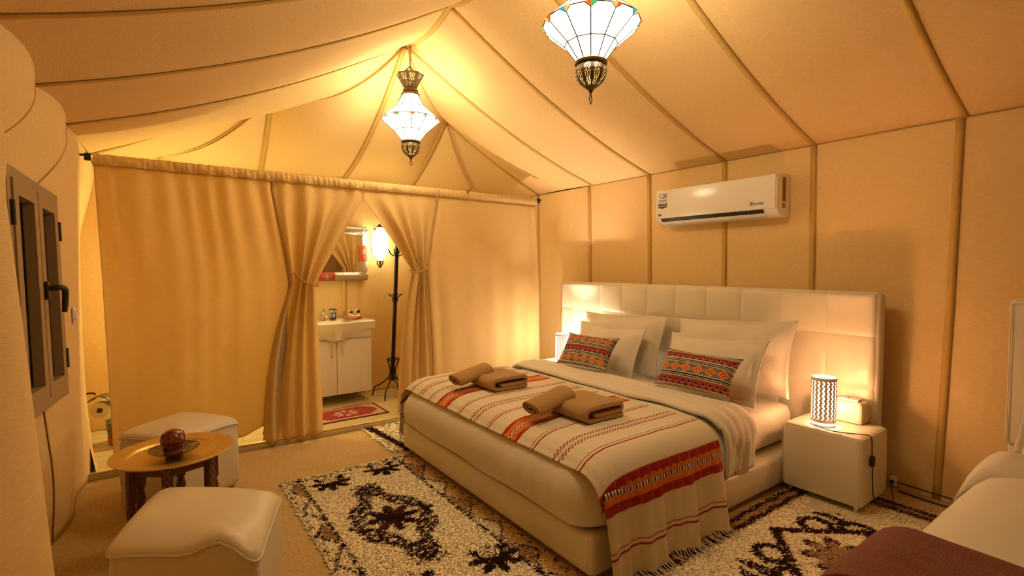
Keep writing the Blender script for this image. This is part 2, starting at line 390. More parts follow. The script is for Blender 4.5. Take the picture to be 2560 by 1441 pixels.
# floor: carpet and the raised wash-room floor
fl = grid('floor', lambda u, v: (-.6 + 4.7 * u, -2.5 + 8.2 * v, 0), 40, 60, M['carpet'], uvs=(4.7, 8.2)); tag(fl, kind='structure'); solid(fl, .03, -1)
step = box('floor_raised', (4.45, YB - 4.37, .036), (1.76, (YB + 4.37) / 2, .019), M['laminate'], r=.002); tag(step, kind='structure')
x = -.46
k = 0
while x < 3.95:                                                     # laminate boards
    row = 0
    for yy in np.arange(4.372, YB - .02, .125):
        L0 = .62 if (k + row) % 2 else .62
        ox = (row % 3) * .2
        a, b = max(x - ox, -.46), min(x - ox + .62, 3.96)
        if b - a > .05:
            box('plank', (b - a - .002, min(.123, YB - yy - .01), .008), ((a + b) / 2 - step.location.x, yy + .0625, .041), M['laminate'], step, r=.0012, seg=1)
        row += 1
    x += .62; k += 1
tr = box('trim_1', (4.42, .028, .010), (1.76, 4.376, .050), M['gold'], r=.003); tag(tr, kind='structure')
tr2 = box('trim_2', (4.42, .008, .040), (1.76, 4.362, .021), M['laminate'], r=.002); tag(tr2, kind='structure')

# window on the left wall
WX = Vector((-.073, -.996, .046)).normalized(); WTR = Vector((-.385, 3.52, 1.822)); WZ = Vector((.024, -.048, -.998)); WZ = (WZ - WX * WZ.dot(WX)).normalized()
WN = WX.cross(WZ)                                                   # towards the room
if WN.x < 0: WN = -WN
WM = Matrix((WX, WN, -WZ)).transposed()                             # local x: towards the camera, y: into the room, z: up
win = thing('window_1', WTR + WX * .37 + WZ * .52 - WN * .037, 0, None, None); win['kind'] = 'structure'
win.rotation_euler = WM.to_euler()
bm = bmesh.new(); bm.from_mesh(wall_l.data); wi = WM.inverted()      # the lining is cut out behind the window
def in_win(p): q = wi @ (p - win.location); return abs(q.x) < .385 and abs(q.z) < .505 and abs(q.y) < .3
bmesh.ops.delete(bm, geom=[f for f in bm.faces if all(in_win(v.co) for v in f.verts)], context='FACES'); bm.to_mesh(wall_l.data); bm.free()
MB().box((.84, .01, 1.08), (0, -.055, 0)).build('window_back', M['gasket'], win, False)
def frame_v(w_, h_, t_, d_, cx=0, y=0, mb=None):
    mb = mb or MB()
    mb.box((w_, d_, t_), (cx, y, h_ / 2 - t_ / 2)); mb.box((w_, d_, t_), (cx, y, -h_ / 2 + t_ / 2))
    mb.box((t_, d_, h_ - 2 * t_), (cx - w_ / 2 + t_ / 2, y, 0)); mb.box((t_, d_, h_ - 2 * t_), (cx + w_ / 2 - t_ / 2, y, 0)); return mb
frame_v(.80, 1.04, .045, .06).build('window_frame', M['winframe'], win, False)
for cx in (-.178, .178):
    s_ = frame_v(.345, .945, .062, .07, cx, .002).build('sash', M['winframe'], win, False)
    frame_v(.226, .826, .008, .014, cx, -.010).build('gasket', M['gasket'], s_, False)
    box('pane', (.222, .006, .822), (cx, -.022, 0), M['pane'], s_, r=0)
box('meeting_gap', (.012, .012, .94), (0, .028, 0), M['gasket'], win, r=.002)
for hx, hz in ((-.372, .33), (-.372, -.33), (.372, .33), (.372, -.33)):
    h_ = lathe('hinge', [(.0, -.05), (.008, -.05), (.008, .05), (0, .05)], M['black'], win, 10, (hx, .037, hz)); box('hinge_leaf', (.03, .004, .085), (hx + (.015 if hx < 0 else -.015), .036, hz), M['black'], h_, r=.001)
hd = box('window_handle', (.036, .016, .085), (-.022, .044, .02), M['black'], win, r=.005)
tube('lever', spline([(-.022, .050, .03), (-.022, .085, .032), (-.04, .100, .028), (-.066, .10, .01), (-.082, .095, -.035), (-.080, .09, -.085)]), [.013] * 36 + [.011] * 5, M['black'], hd, 10)

# light switch on the left wall
sw = thing('light_switch', (-.380, 4.02, 1.155), 0, 'small white double light switch on the left tent wall beside the window', 'switch')
box('back_plate', (.008, .085, .095), (-.004, 0, 0), M['whitem'], sw, r=.003)
for dy in (-.021, .021): box('rocker', (.012, .036, .062), (.005, dy, .0), M['whitem'], sw, r=.004, rot=Matrix.Rotation(.12 * (1 if dy > 0 else -1), 3, 'Y'))

# ================================================================== curtains
YC = 4.425
def cur(x_top, tie, bot, z_top=2.205):
    pass
def gather(keys, z):
    """piecewise smooth interpolation of x along z; keys = [(z, x)...] with z rising"""
    if z <= keys[0][0]: return keys[0][1]
    for (a, xa), (b, xb) in zip(keys, keys[1:]):
        if z <= b: t = (z - a) / (b - a); return xa + (xb - xa) * t
    return keys[-1][1]
def make_curtain(name, label, X0, X1, cols, fold, hem, parent_loc, nu, nz=70):
    root = thing(name, parent_loc, 0, label, 'curtain', 'canvas curtains dividing off the wash room')
    def body(u, v):
        z0 = hem(u); z = z0 + (2.137 - z0) * v
        x = cols(u, z); y = YC + fold(u, z, x)
        return (x, y, z)
    o = grid('panel', body, nu, nz, M['curtain'], root, uvs=(abs(X1 - X0) * 1.15, 2.2), world=True); solid(o, .003)
    def head(u, v):
        z = 2.132 + .078 * v; x = X0 + (X1 - X0) * u; f = u * abs(X1 - X0)
        pl = (.007 * math.sin(f * 150 + 5 * vnoise(f * 6, 0) + 1.2 * v) * (.5 + .9 * abs(vnoise(f * 3, 3))) + .005 * vnoise(f * 60, v * 2)) * (1 - .4 * abs(2 * v - 1))
        return (x + .004 * math.sin(f * 80), YC + fold(u, 2.137, x) * (1 - v) ** 2 - .014 - .020 * math.sin(PI * v) ** .7 - pl * (.35 + .65 * v), z + .005 * vnoise(f * 30, 1) * v)
    h = grid('heading', head, int(abs(X1 - X0) * 240), 9, M['curtain'], root, uvs=(abs(X1 - X0) * 1.1, .09), world=True); solid(h, .003)
    tube('stitching', [tuple(Vector(head(k / 160, .06)) - Vector((0, .003, 0))) for k in range(161)], .0020, M['curtape'], root, 5, True)
    return root
# left curtain: flat for two thirds, gathered towards a tie-back near the opening
def colsL(u, z):
    xt = -.295 + (1.552 + .295) * u
    if u < .60: xm = -.27 + (.93 + .27) * (u / .60); xb = -.24 + (.86 + .24) * (u / .60)
    else: t = (u - .60) / .40; xm = .93 + .20 * t ** 1.1; xb = .70 + .46 * t
    za = 1.30
    if z >= za:
        t = min(1, (z - za) / (2.06 - za)); e = t ** (1.0 if u > .9 else 1.12); return xm + (xt - xm) * e
    t = min(1, (za - z) / (za - .05)); xm2 = xm
    return xm2 + (xb - xm2) * (1 - (1 - t) ** 2.0 if u > .6 else t) * (1.0)
def foldL(u, z, x):
    g = smooth01((u - .56) / .1) * (1 - .78 * smooth01((z - 1.75) / .38)); tz = math.exp(-((z - 1.30) / .38) ** 2)
    tp_ = smooth01((z - .9) / 1.2)
    f = (.003 + .011 * tp_ ** 2) * math.sin(u * 84 + 2.5 * vnoise(u * 6, z * .6)) * (1 - g) + .008 * math.sin(u * 23 + z * .6) * (1 - g)
    f += .016 * vnoise(u * 5, z * 1.0) * (1 - g)
    f += g * ((.034 + .010 * tz) * math.sin((u - .56) * 58 + 2.2 * vnoise(u * 5, z * .7, 4)) + .016 * math.sin(u * 27 + z) + .012 * vnoise(u * 16, z * 1.2, 6))
    f -= g * .05 * (1 - smooth01((z - .1) / 1.1)) * 1.6
    return f
def hemL(u):
    if u < .60: return .12 - .045 * math.sin(PI * min(1, u / .5)) + .07 * smooth01((u - .42) / .16)
    return .035 + .012 * math.sin(u * 60)
cl = make_curtain('curtain', 'orange-lit canvas curtain left of the opening, tied back at its right edge', -.295, 1.552, colsL, foldL, hemL, (.63, YC, 0), 230)
def colsR(u, z):
    xt = 1.552 + (3.507 - 1.552) * u
    if u < .36: t = u / .36; xm = 2.03 + .12 * t; xb = 1.86 + .36 * t
    else: t = (u - .36) / .64; xm = 2.15 + (3.55 - 2.15) * t; xb = 2.22 + (3.58 - 2.22) * t
    za = 1.41
    if z >= za:
        t = min(1, (z - za) / (2.06 - za)); return xm + (xt - xm) * t ** (1.0 if u < .05 else 1.1)
    t = min(1, (za - z) / (za - .05))
    return xm + (xb - xm) * (1 - (1 - t) ** 1.8)
def foldR(u, z, x):
    g = (1 - smooth01((u - .34) / .10)) * (1 - .78 * smooth01((z - 1.75) / .38)); tz = math.exp(-((z - 1.41) / .35) ** 2)
    f = (.004 * math.sin(u * 50 + vnoise(u * 5, z)) + .010 * vnoise(u * 4, z * .8, 2) + .02 * math.exp(-((u - .97) / .02) ** 2)) * (1 - g)
    f += g * ((.030 + .010 * tz) * math.sin(u * 60 + 2.2 * vnoise(u * 5, z * .7, 7)) + .014 * math.sin(u * 33 + z) + .012 * vnoise(u * 16, z * 1.2, 8))
    return f
cr = make_curtain('curtain', 'pinkish canvas curtain right of the opening behind the bed, tied at its left edge', 1.552, 3.507, colsR, foldR, lambda u: .055 + .01 * math.sin(u * 40), (2.5, YC, 0), 220)
def tape_on(root, cols, fold, u, hem, w=.024):
    pts = []
    for k in range(46):
        z = hem + (2.20 - hem) * k / 45; x = cols(u, min(z, 2.137)); pts.append((x, YC + fold(u, min(z, 2.137), x) - .013 - (.018 if z > 2.13 else 0), z))
    ribbon('seam_tape', pts, (1, 0, 0), w, M['curtape'], root)
tape_on(cl, colsL, foldL, .60, .10); tape_on(cr, colsR, foldR, .37, .08)
def tie(root, pts, r=.008): tube('tie_back', spline(pts, 8), r, M['curtape'], root, 8, True)
tie(cl, [(.955, YC - .03, 1.40), (1.00, YC - .075, 1.345), (1.06, YC - .085, 1.305), (1.125, YC - .065, 1.29), (1.15, YC - .01, 1.295), (1.145, YC + .04, 1.31)])
tie(cr, [(2.185, YC - .03, 1.455), (2.15, YC - .065, 1.44), (2.09, YC - .075, 1.41), (2.03, YC - .055, 1.395), (2.005, YC + .0, 1.40), (2.01, YC + .04, 1.42)])
rod = thing('curtain_rod', (1.6, YC, 2.17), 0, 'curtain rod threaded through the canvas headings, black brackets at its ends', 'curtain rod')
tube('rod', [(-.30, YC - .003, 2.178), (3.51, YC - .003, 2.178)], .006, M['black'], rod, 10, True)
for xx, sg in ((-.30, -1), (3.515, 1)):
    b_ = box('bracket', (.036, .030, .05), (xx + sg * .024, YC - .012, 2.185), M['black'], rod, r=.006, world=True)
    box('bracket_arm', (.03, .014, .014), (xx + sg * .05, YC - .012, 2.195), M['black'], rod, r=.003, world=True)
box('clip', (.012, .012, .03), (2.60, YC - .052, 2.195), M['black'], rod, r=.003, world=True)

# ================================================================== big bed
BY0, BY1, BX0, BX1 = 1.585, 3.69, 1.585, 3.685
bcx, bcy = (BX0 + BX1) / 2, (BY0 + BY1) / 2
bed = thing('bed', (bcx, bcy, 0), 0, 'low platform of the large bed, cream leatherette sides standing on dark feet', 'bed')
softbox('base', BX1 - BX0, BY1 - BY0, [(.03, .032), (.004, .040), (0, .055), (0, .19), (.006, .208), (.022, .218), (.06, .219)], M['leather'], bed, r=.03, sub=14)
for sx in (-.95, 0, .95):
    for sy in (-.91, 0, .91):
        lathe('foot', [(.028, 0), (.03, .034)], M['black'], bed, 14, (sx, sy, 0))
for sx, sy in ((-1.049, -.93), (-1.049, .93)):
    tube('corner_seam', [(sx + (.0 if sx < 0 else 0), sy + (-.095 if sy < 0 else .095), .05), (sx, sy + (-.095 if sy < 0 else .095), .2)], .0015, M['curtape'], bed, 5)
mt = thing('mattress', (2.66, bcy + .01, .228), 0, 'thick mattress in a tight white fitted sheet on the large bed', 'mattress')
def mdisp(x, y, z): return (.006 * vnoise(x * 3, y * 3, z * 3), .012 * vnoise(x * 2.6, z * 9, 2) * (1 if abs(y) > .9 else .3), .006 * vnoise(x * 5, y * 5))
softbox('fitted_sheet', 2.00, 1.95, [(.05, .001), (.012, .03), (0, .08), (0, .19), (.012, .238), (.05, .258), (.15, .262), (.5, .262)], M['sheet'], mt, r=.09, sub=24, disp=mdisp)
# duvet
DT = .552
def duv(name, cx, cy, sx, sy, prof, r, label, amp=1.0, seed=0, m='linen', cut=None):
    root = thing(name, (cx, cy, prof[0][1]), 0, label, 'duvet')
    def d(x, y, z):
        ex, ey = abs(x) / (sx / 2), abs(y) / (sy / 2); side = smooth01((max(ex, ey) - .86) / .1)
        pz = z - prof[0][1]; per = (y if ex > ey else x)
        wv = (.0045 * vnoise(per * 38, pz * 2.2, seed) + .008 * vnoise(per * 3, pz * 1.5, seed + 1)) * side * amp
        nx = (1 if x > 0 else -1) * (wv if ex > ey else 0); ny = (1 if y > 0 else -1) * (wv if ey >= ex else 0)
        top = 1 - side
        dz = top * (.010 * vnoise(x * 2.2, y * 2.2, seed + 3) + .004 * vnoise(x * 9, y * 5, seed + 4)) * amp
        if pz < .03: dz += .004 * math.sin(per * 9 + seed) * side
        return (nx, ny, dz)
    pr2 = [(i, z - prof[0][1]) for i, z in prof]
    def d2(x, y, z): return d(x, y, z + prof[0][1])
    o = softbox('cover', sx, sy, pr2, M[m], root, r=r, n=8, sub=110, disp=d2, open_=True)
    bm = bmesh.new(); bm.from_mesh(o.data)                           # no wall at the head end: the mattress runs on there
    bmesh.ops.delete(bm, geom=[f for f in bm.faces if f.calc_center_median().x > sx / 2 - .13 and f.calc_center_median().z < prof[-1][1] - prof[0][1] - .006], context='FACES')
    bm.to_mesh(o.data); bm.free(); solid(o, .010, -1)
    return root
dprof = [(.030, .229), (.010, .236), (-.008, .258), (-.016, .31), (-.010, .38), (.016, .44), (.042, .475), (.078, .506), (.13, .532), (.2, .547), (.35, DT + .002), (.6, DT + .002), (.72, DT + .002)]
dv = duv('duvet', (1.565 + 2.96) / 2, bcy + .01, 1.395, 2.10, dprof, .16, 'white cotton duvet covering the large bed down to the platform')
# turned-back cuff of the duvet: a part of it
def cuff(u, v):
    # u along the bed width (over the sides), v from foot to head edge
    x = 2.64 + .335 * v + .012 * vnoise(u * 8, v * 2)
    L = 2.58; s = (u - .5) * L; hw = 1.03; r = .12
    if abs(s) < hw - r: y, z = s, DT + .028
    else:
        a = (abs(s) - (hw - r)); q = r * PI / 2
        if a < q: th = a / r; y, z = (hw - r) + (r + .028) * math.sin(th), DT - r + (r + .028) * math.cos(th)
        else: y, z = hw + .028 + .01 * math.sin(v * 9 + s * 4) - .05 * (a - q), DT - r - (a - q)
        y *= 1 if s > 0 else -1
    roll = math.sqrt(max(0, 1 - (2 * v - 1) ** 2)) ** .4
    z += (.022 * roll - .020) if abs(s) < hw else 0
    z += .005 * math.sin(v * 22 + 6 * vnoise(u * 3, 1)) + .008 * vnoise(u * 6, v * 3, 9)
    if abs(s) > hw - r: y += (1 if s > 0 else -1) * .004 * math.sin(v * 30 + 4 * vnoise(s * 3, 2))
    return (x, bcy + .01 + y, z)
cf = grid('turned_back_cuff', cuff, 120, 20, M['linen'], dv, world=True); solid(cf, .018, -1); tag(cf, 'turned-back head end of the duvet')

# woven throw across the foot
def th_path(s):
    """s = arc length measured from the near fringe; returns (y, z, hang amount)"""
    hw = 1.092; r = .13; yn = bcy + .01 - hw; drop = .40
    if s < drop: return yn - .012 - .035 * (1 - s / drop), DT - r + .012 - (drop - s), 1
    s2 = s - drop; q = r * PI / 2
    if s2 < q: th = s2 / r; return yn + r - (r + .012) * math.cos(th), DT - r + (r + .020) * math.sin(th), 0
    s3 = s2 - q; W = 2 * (hw - r)
    if s3 < W: return yn + r + s3, DT + .020, 0
    s4 = s3 - W
    if s4 < q: th = s4 / r; return yn + r + W + (r + .012) * math.sin(th), DT - r + (r + .020) * math.cos(th), 0
    s5 = s4 - q; return yn + 2 * hw + .012 + .02 * s5, DT - r + .012 - s5, 1
drop = .40; TL = drop * 2 - .06 + .13 * PI + 2 * (1.092 - .13)
def th_s(y):                       # arc length of a point on the flat top
    return drop + .13 * PI / 2 + (y - (bcy + .01 - 1.092 + .13))
RED, ORG, CRM, WHT = (.30, .022, .014), (.60, .185, .028), (.66, .585, .445), (.74, .70, .62)
bands = []
def dbl(s): bands.extend([(s - .016, s - .008, 'red'), (s + .008, s + .016, 'red')])
def hatch(s): bands.extend([(s - .034, s - .006, 'hatch'), (s + .006, s + .034, 'hatch')])
def orange(s): bands.append((s - .075, s + .075, 'orange'))
dbl(.135)
bands.append((.30, .465, 'big'))
for y, f in ((1.70, dbl), (1.855, hatch), (2.05, dbl), (2.255, orange), (2.485, dbl), (2.65, hatch), (2.83, dbl), (3.06, orange), (3.245, dbl), (3.40, hatch), (3.56, dbl)): f(th_s(y))
bands.append((TL - .365, TL - .27, 'big')); dbl(TL - .15)
def throw_col(u, v):
    x = u * .93; s = v * TL
    for a, b, k in bands:
        if a <= s <= b:
            if k == 'red': return RED
            if k == 'hatch': return RED if (int(x / .0105) + int((s - a) / .0095)) % 2 else CRM
            t = (s - a) / (b - a)
            if k == 'orange':
                e = .15 + .05 * math.sin(x * 42)
                if t < e or t > 1 - e: return tuple(c * (1.25 if k == 'orange' else 1) for c in RED)
                if abs(t - .5) < .075: return WHT if (int(x / .0085) + (t > .5)) % 2 else RED
                return ORG
            e = .25
            if t < e or t > 1 - .22 - .03 * (int(x / .028) % 2): return RED if int(x / .016) % 5 else (.38, .05, .02)
            if abs(t - .53) < .07: return WHT if (int(x / .011) + int(t * 60)) % 2 else (.10, .02, .03)
            return tuple(c * (.9 + .2 * ((int(x / .013) % 4) / 3)) for c in ORG)
    return CRM
def throw_pt(u, v):
    s = v * TL; y, z, h = th_path(s); near = s < TL / 2
    hd = min(1, max(0, (drop - min(s, TL - s)) / drop))
    x = 1.606 + .919 * u + .012 * hd * math.sin(s * 3)
    fold = hd ** .7 * (.024 * math.sin(u * 21 + .6) + .012 * math.sin(u * 47 + 1))
    y += (-1 if near else 1) * (max(0, fold + .018 * hd))
    z += (1 - hd) * .004 * vnoise(u * 7, s * 3) + .006 * hd * math.sin(u * 15)
    if not h:
        ins = x - 1.565; z -= (DT + .002) - np.interp(ins, [-.010, .016, .042, .078, .13, .2, .35], [.38, .44, .475, .506, .532, .547, DT + .002])
        z -= .003 * smooth01((.05 - u) / .05); x -= .016 * smooth01((.06 - ins) / .05)
    return (x, y, z)
tw = thing('throw_blanket', (2.06, bcy, .57), 0, 'cream woven throw with red and orange stripes laid across the foot of the large bed', 'blanket')
tcl = grid('cloth', throw_pt, 190, 560, M['pattern'], tw, world=True, colors=throw_col); solid(tcl, .004, 1)
fr = MB()
for end in (0, 1):
    for k in range(58):
        u = (k + .5 + random.uniform(-.3, .3)) / 58; p = Vector(throw_pt(u, float(end))); sg = -1 if end == 0 else 1
        ln = random.uniform(.05, .085); dx = random.uniform(-.028, .028)
        q1 = p + Vector((dx * .3, sg * .006, -ln * .5)); q2 = p + Vector((dx, sg * random.uniform(.0, .025), -ln))
        for q in (q1, q2):
            if q.z < .026: q.y += sg * (.026 - q.z); q.z = .026
        fr.tube([p + Vector((0, 0, .004)), q1, q2], [.0032, .0028, .0014], 4)
tag(fr.build('fringe', M['fringe'], tw, True, True, None), kind='stuff')

# headboard with tufted pads
hb = thing('headboard', (3.765, 2.73, 0), 0, 'wide cream leatherette headboard with buttoned square pads behind the large bed', 'headboard')
HB0, HB1, HBT = 1.205, 4.265, 1.292
box('core', (.10, HB1 - HB0, HBT - .02), (3.79, (HB0 + HB1) / 2, (HBT + .0) / 2 + .0), M['leather'], hb, r=.035, seg=4, world=True)
ncol = 10; pw = (HB1 - HB0 - .02) / ncol; rows = [(.10, .33), (.33, .665), (.665, 1.0), (1.0, 1.288)]
padme = {}
for ri, (z0, z1) in enumerate(rows):
    for ci in range(ncol):
        yc = HB0 + .01 + pw * (ci + .5); first = ci == 0; last = ci == ncol - 1; top = ri == 3; key = (ri, first, last)
        if key not in padme:
            def pad(u, v, first=first, last=last, top=top, z0=z0, z1=z1):
                a = (1 - abs(2 * u - 1) ** 3.0) ** .5; b = (1 - abs(2 * v - 1) ** 3.0) ** .5
                ra = rb = 1
                if top and v > .5: b = 1; rb = max(0, 1 - max(0, (v - .84) / .16) ** 2.2) ** .5
                if first and u < .5: a = 1; ra = max(0, 1 - max(0, (.16 - u) / .16) ** 2.2) ** .5
                if last and u > .5: a = 1; ra = max(0, 1 - max(0, (u - .84) / .16) ** 2.2) ** .5
                d = .024 + .012 * min(a, 1) * min(b, 1) ** .8
                d -= (1 - ra * rb) * .045
                return (-d, (u - .5) * pw, (v - .5) * (z1 - z0))
            o = grid('pad', pad, 18, 18, M['leather'], hb); padme[key] = o.data
        else:
            o = bpy.data.objects.new('pad', padme[key]); C.objects.link(o); o.parent = hb
        o.location = (3.757 - hb.location.x, yc - hb.location.y, (z0 + z1) / 2)

# ------------------------------------------------------------------ pillows
def pillow_v(w_, h_, t_, fl=0, nu=34, nv=28, seed=0, wr_=1.0, ears=.0):
    """closed pillow in local x (width), y (height), z (thickness)"""
    vs = []; fs = []
    def pt(u, v, s):
        a, b = 2 * u - 1, 2 * v - 1
        fx, fy = (fl / (w_ / 2 + fl), fl / (h_ / 2 + fl)) if fl else (0, 0)
        ia, ib = min(1, abs(a) / (1 - fx)), min(1, abs(b) / (1 - fy))
        th = ((1 - ia ** 2.6) * (1 - ib ** 2.6)) ** .55
        pin = 1 - .07 * (1 - b * b) * abs(a) ** 4 - 0; pin2 = 1 - .07 * (1 - a * a) * abs(b) ** 4
        x = a * (w_ / 2 + fl) * pin * (1 + ears * (abs(b) ** 6) * abs(a) ** 4); y = b * (h_ / 2 + fl) * pin2 * (1 + ears * (abs(a) ** 6) * abs(b) ** 4)
        n = (.013 * vnoise(x * 5, y * 5, seed) + .006 * vnoise(x * 14 + y * 7, y * 12 - x * 5, seed + 5)) * wr_ * 1.5
        edge = .0025 if s > 0 else -.0025
        wz = .018 * math.sin(a * 4 + seed) * max(abs(a), abs(b)) ** 4 * (1 if fl else .3) * wr_
        return (x, y, s * t_ / 2 * th + edge + wz + n * min(1, th * 2) * s + (.006 * vnoise(x * 9, y * 9, seed + 8) if th < .05 and fl else 0))
    for s in (1, -1):
        for j in range(nv + 1):
            for i in range(nu + 1): vs.append(pt(i / nu, j / nv, s))
    W = nu + 1; K = W * (nv + 1)
    for j in range(nv):
        for i in range(nu):
            a = j * W + i; fs.append((a, a + 1, a + W + 1, a + W)); fs.append((K + a + W, K + a + W + 1, K + a + 1, K + a))
    for i in range(nu):
        fs.append((i + 1, i, K + i, K + i + 1)); t = nv * W + i; fs.append((t, t + 1, K + t + 1, K + t))
    for j in range(nv):
        l = j * W; fs.append((l, l + W, K + l + W, K + l)); rr = l + nu; fs.append((rr + W, rr, K + rr, K + rr + W))
    return vs, fs
def pose(o, base, lean, yaw=0, roll=0, h=0):
    """bottom edge centre at base; local y leans back (towards +X) by lean from vertical; face looks to -X"""
    R = Matrix.Rotation(yaw, 4, 'Z') @ Matrix.Rotation(-PI / 2, 4, 'Z') @ Matrix.Rotation(PI / 2 - lean, 4, 'X') @ Matrix.Rotation(roll, 4, 'Z')
    o.matrix_world = Matrix.Translation(Vector(base)) @ R @ Matrix.Translation((0, h / 2, 0))
def pillow(label, w_, h_, t_, fl, base, lean, yaw, roll, seed):
    vs, fs = pillow_v(w_, h_, t_, fl, seed=seed)
    o = mesh('pillow', vs, fs, M['linen']); tag(o, label, 'pillow', 'white pillows on the large bed'); pose(o, base, lean, yaw, roll, h_ + 2 * fl - .02)
    return o
pillow('large white pillow at the far side of the bed, leaning on the headboard', .90, .44, .15, .05, (3.41, 3.19, .515), math.radians(21), .0, .03, 1)
pillow('large white flanged pillow at the near side, leaning on the headboard by the lamp', .84, .45, .15, .05, (3.42, 2.08, .545), math.radians(20), .02, .06, 2)
pillow('smaller white pillow in front at the far side, behind a patterned cushion', .74, .38, .14, .04, (3.20, 3.155, .515), math.radians(24), .0, -.01, 3)
pillow('smaller white pillow in front at the near side, behind a patterned cushion', .71, .39, .14, .04, (3.20, 2.10, .515), math.radians(24), .0, .02, 4)
# kilim cushions
BK, CR2, OR2, RD2, PU2, GY2, LV = (.010, .009, .012), (.58, .52, .37), (.62, .22, .05), (.36, .045, .020), (.16, .030, .045), (.20, .18, .16), (.42, .34, .42)
def kilim(order):
    tot = sum(wt for _, wt in order)
    def col(u, v):
        y = v * tot; x = u * 50
        for k, wt in order:
            if y < wt: break
            y -= wt
        t = y / wt
        if k == 's':
            q = int(t * 5)
            return (CR2, BK, None, BK, CR2)[q] if q != 2 else (CR2 if (x * 1.6 + t * 5) % 1 < .62 else (.30, .27, .22))
        if k == 'd':
            p = 8.2; c = (x / p) % 1 - .5; d = abs(c) * 2 + abs(t - .5) * 2.05
            if d > 1.0: return BK if (int(x * 2.3) + int(t * 13)) % 2 else (.34, .31, .27)
            if d > .80: return OR2
            cx_, cy_ = abs(c) * 2, abs(t - .5) * 2
            if d > .66: return (.66, .30, .10)
            if max(cx_, cy_) < .13: return (.70, .32, .16)
            if abs(max(cx_, cy_) - .25) < .085 or (cx_ < .10 and cy_ > .3) or (cy_ < .10 and cx_ > .3): return (.48, .075, .025)
            return (.70, .27, .075)
        p = 4.6; row = t * 1.0; c = (x / p) % 1 - .5; d = abs(c) * 2 + abs(t - .5) * 1.9
        if .60 < d < .70: return LV
        if d <= .60: return BK if t > .5 + 0 and abs(c) * 2 < .95 - (t - .5) * 2 and t > .5 else (.45, .075, .025)
        if .86 < d < 1.06: return PU2
        c2 = ((x / p + .5) % 1) - .5
        if t < .33 and abs(c2) * 2 + t * 2.4 < .62: return BK
        return RD2
    return col
def cushion(label, order, w_, h_, base, lean, yaw, roll):
    vs, fs = pillow_v(w_, h_, .115, 0, nu=170, nv=90, seed=11, wr_=.5, ears=.05)
    o = mesh('cushion', vs, fs, M['pattern']); f = kilim(order)
    cols = [f(i / 170, j / 90) for s in (0, 1) for j in range(91) for i in range(171)]
    paint(o.data, cols); tag(o, label, 'cushion', 'woven cushions on the large bed'); pose(o, base, lean, yaw, roll, h_ - .01)
cushion('woven cushion with two rows of orange diamonds, at the far side of the bed', [('s', 3), ('d', 7), ('s', 3.6), ('r', 5), ('s', 3.6), ('d', 6.6), ('s', 2.6)], .515, .30, (2.88, 3.03, .618), math.radians(35), .11, .0)
cushion('woven cushion with one row of orange diamonds between red bands, near side', [('s', 2.6), ('r', 6.2), ('s', 3.8), ('d', 7.6), ('s', 3.8), ('r', 5.2), ('s', 3)], .56, .285, (2.925, 2.02, .614), math.radians(33), .0, .0)

# ------------------------------------------------------------------ towels
def ribbon_solid(path, t, L, bulge=.012):
    """sheet of thickness t following path (in y,z), extruded over L in x with softly rounded ends"""
    P = [Vector((p[0], p[1])) for p in path]; outl = []
    def off(sg):
        out = []
        for i, p in enumerate(P):
            d = (P[min(i + 1, len(P) - 1)] - P[max(i - 1, 0)]).normalized(); out.append(p + Vector((-d.y, d.x)) * t / 2 * sg)
        return out
    outl = off(1) + off(-1)[::-1]; n = len(outl); xs = [-.5, -.485, -.3, 0, .3, .485, .5]; vs = []; fs = []
    for k, xx in enumerate(xs):
        for q in outl:
            sh = 1 if 0 < k < len(xs) - 1 else .97
            vs.append((xx * L, q.x * sh + .004 * vnoise(xx * 6, q.x * 20), q.y * sh + .004 * vnoise(xx * 8, q.y * 30, 2)))
    for k in range(len(xs) - 1):
        for i in range(n): q = (i + 1) % n; fs.append((k * n + i, k * n + q, (k + 1) * n + q, (k + 1) * n + i))
    m2 = len(P)
    for k in (0, len(xs) - 1):
        for i in range(m2 - 1):
            a, b, c, d = k * n + i, k * n + i + 1, k * n + n - 2 - i, k * n + n - 1 - i
            fs.append((a, d, c, b) if k == 0 else (a, b, c, d))
    return vs, fs
def arc(cx, cz, r, a0, a1, n=10, sx=1): return [(cx + sx * r * math.cos(math.radians(a0 + (a1 - a0) * k / n)), cz + r * math.sin(math.radians(a0 + (a1 - a0) * k / n))) for k in range(n + 1)]
T = .021
fold_path = [(.145, .012)] + [(-.10 + .0, .012)] + arc(-.12, .046, .034, 270, 90, 10) + [(0, .083), (.10, .081)] + arc(.118, .060, .021, 90, -90, 8) + [(.05, .037), (-.06, .036), (-.085, .042)]
def spiral():
    out = []
    for k in range(74):
        a = k / 73 * 2.6 * 2 * PI; r = .012 + .0087 * a / (2 * PI) * 1.55
        out.append((r * math.cos(a) * 1.62, r * math.sin(a) * .80))
    return out
def folded(label, loc, rz):
    t = thing('folded_towel', loc, rz, label, 'towel', 'tan bath towels on the large bed')
    v, f = ribbon_solid(fold_path, T, .33); mesh('towel_cloth', v, f, M['towel'], t, True, False, 70)
    return t
def rolled(label, loc, rz, tilt):
    t = thing('rolled_towel', loc, rz, label, 'towel', 'tan hand towels on the large bed'); t.rotation_euler = (.12, tilt, rz)
    v, f = ribbon_solid(spiral(), .0098, .30); v = [(p[0], p[1], p[2] + .043) for p in v]
    mesh('towel_cloth', v, f, M['towel'], t, True, False, 70)
    vv = [(-.1515, q[0], q[1] + .043) for q in spiral()]; tube('hem', vv[10:], .0018, M['towel_hem'], t, 5)
    return t
TZ = DT + .030
folded('folded tan bath towel at the far side, lying under the far hand towel', (2.05, 3.02, TZ), -PI / 2)
folded('folded tan bath towel nearest the cushions with the near hand towel against it', (2.07, 2.13, TZ), -PI / 2)
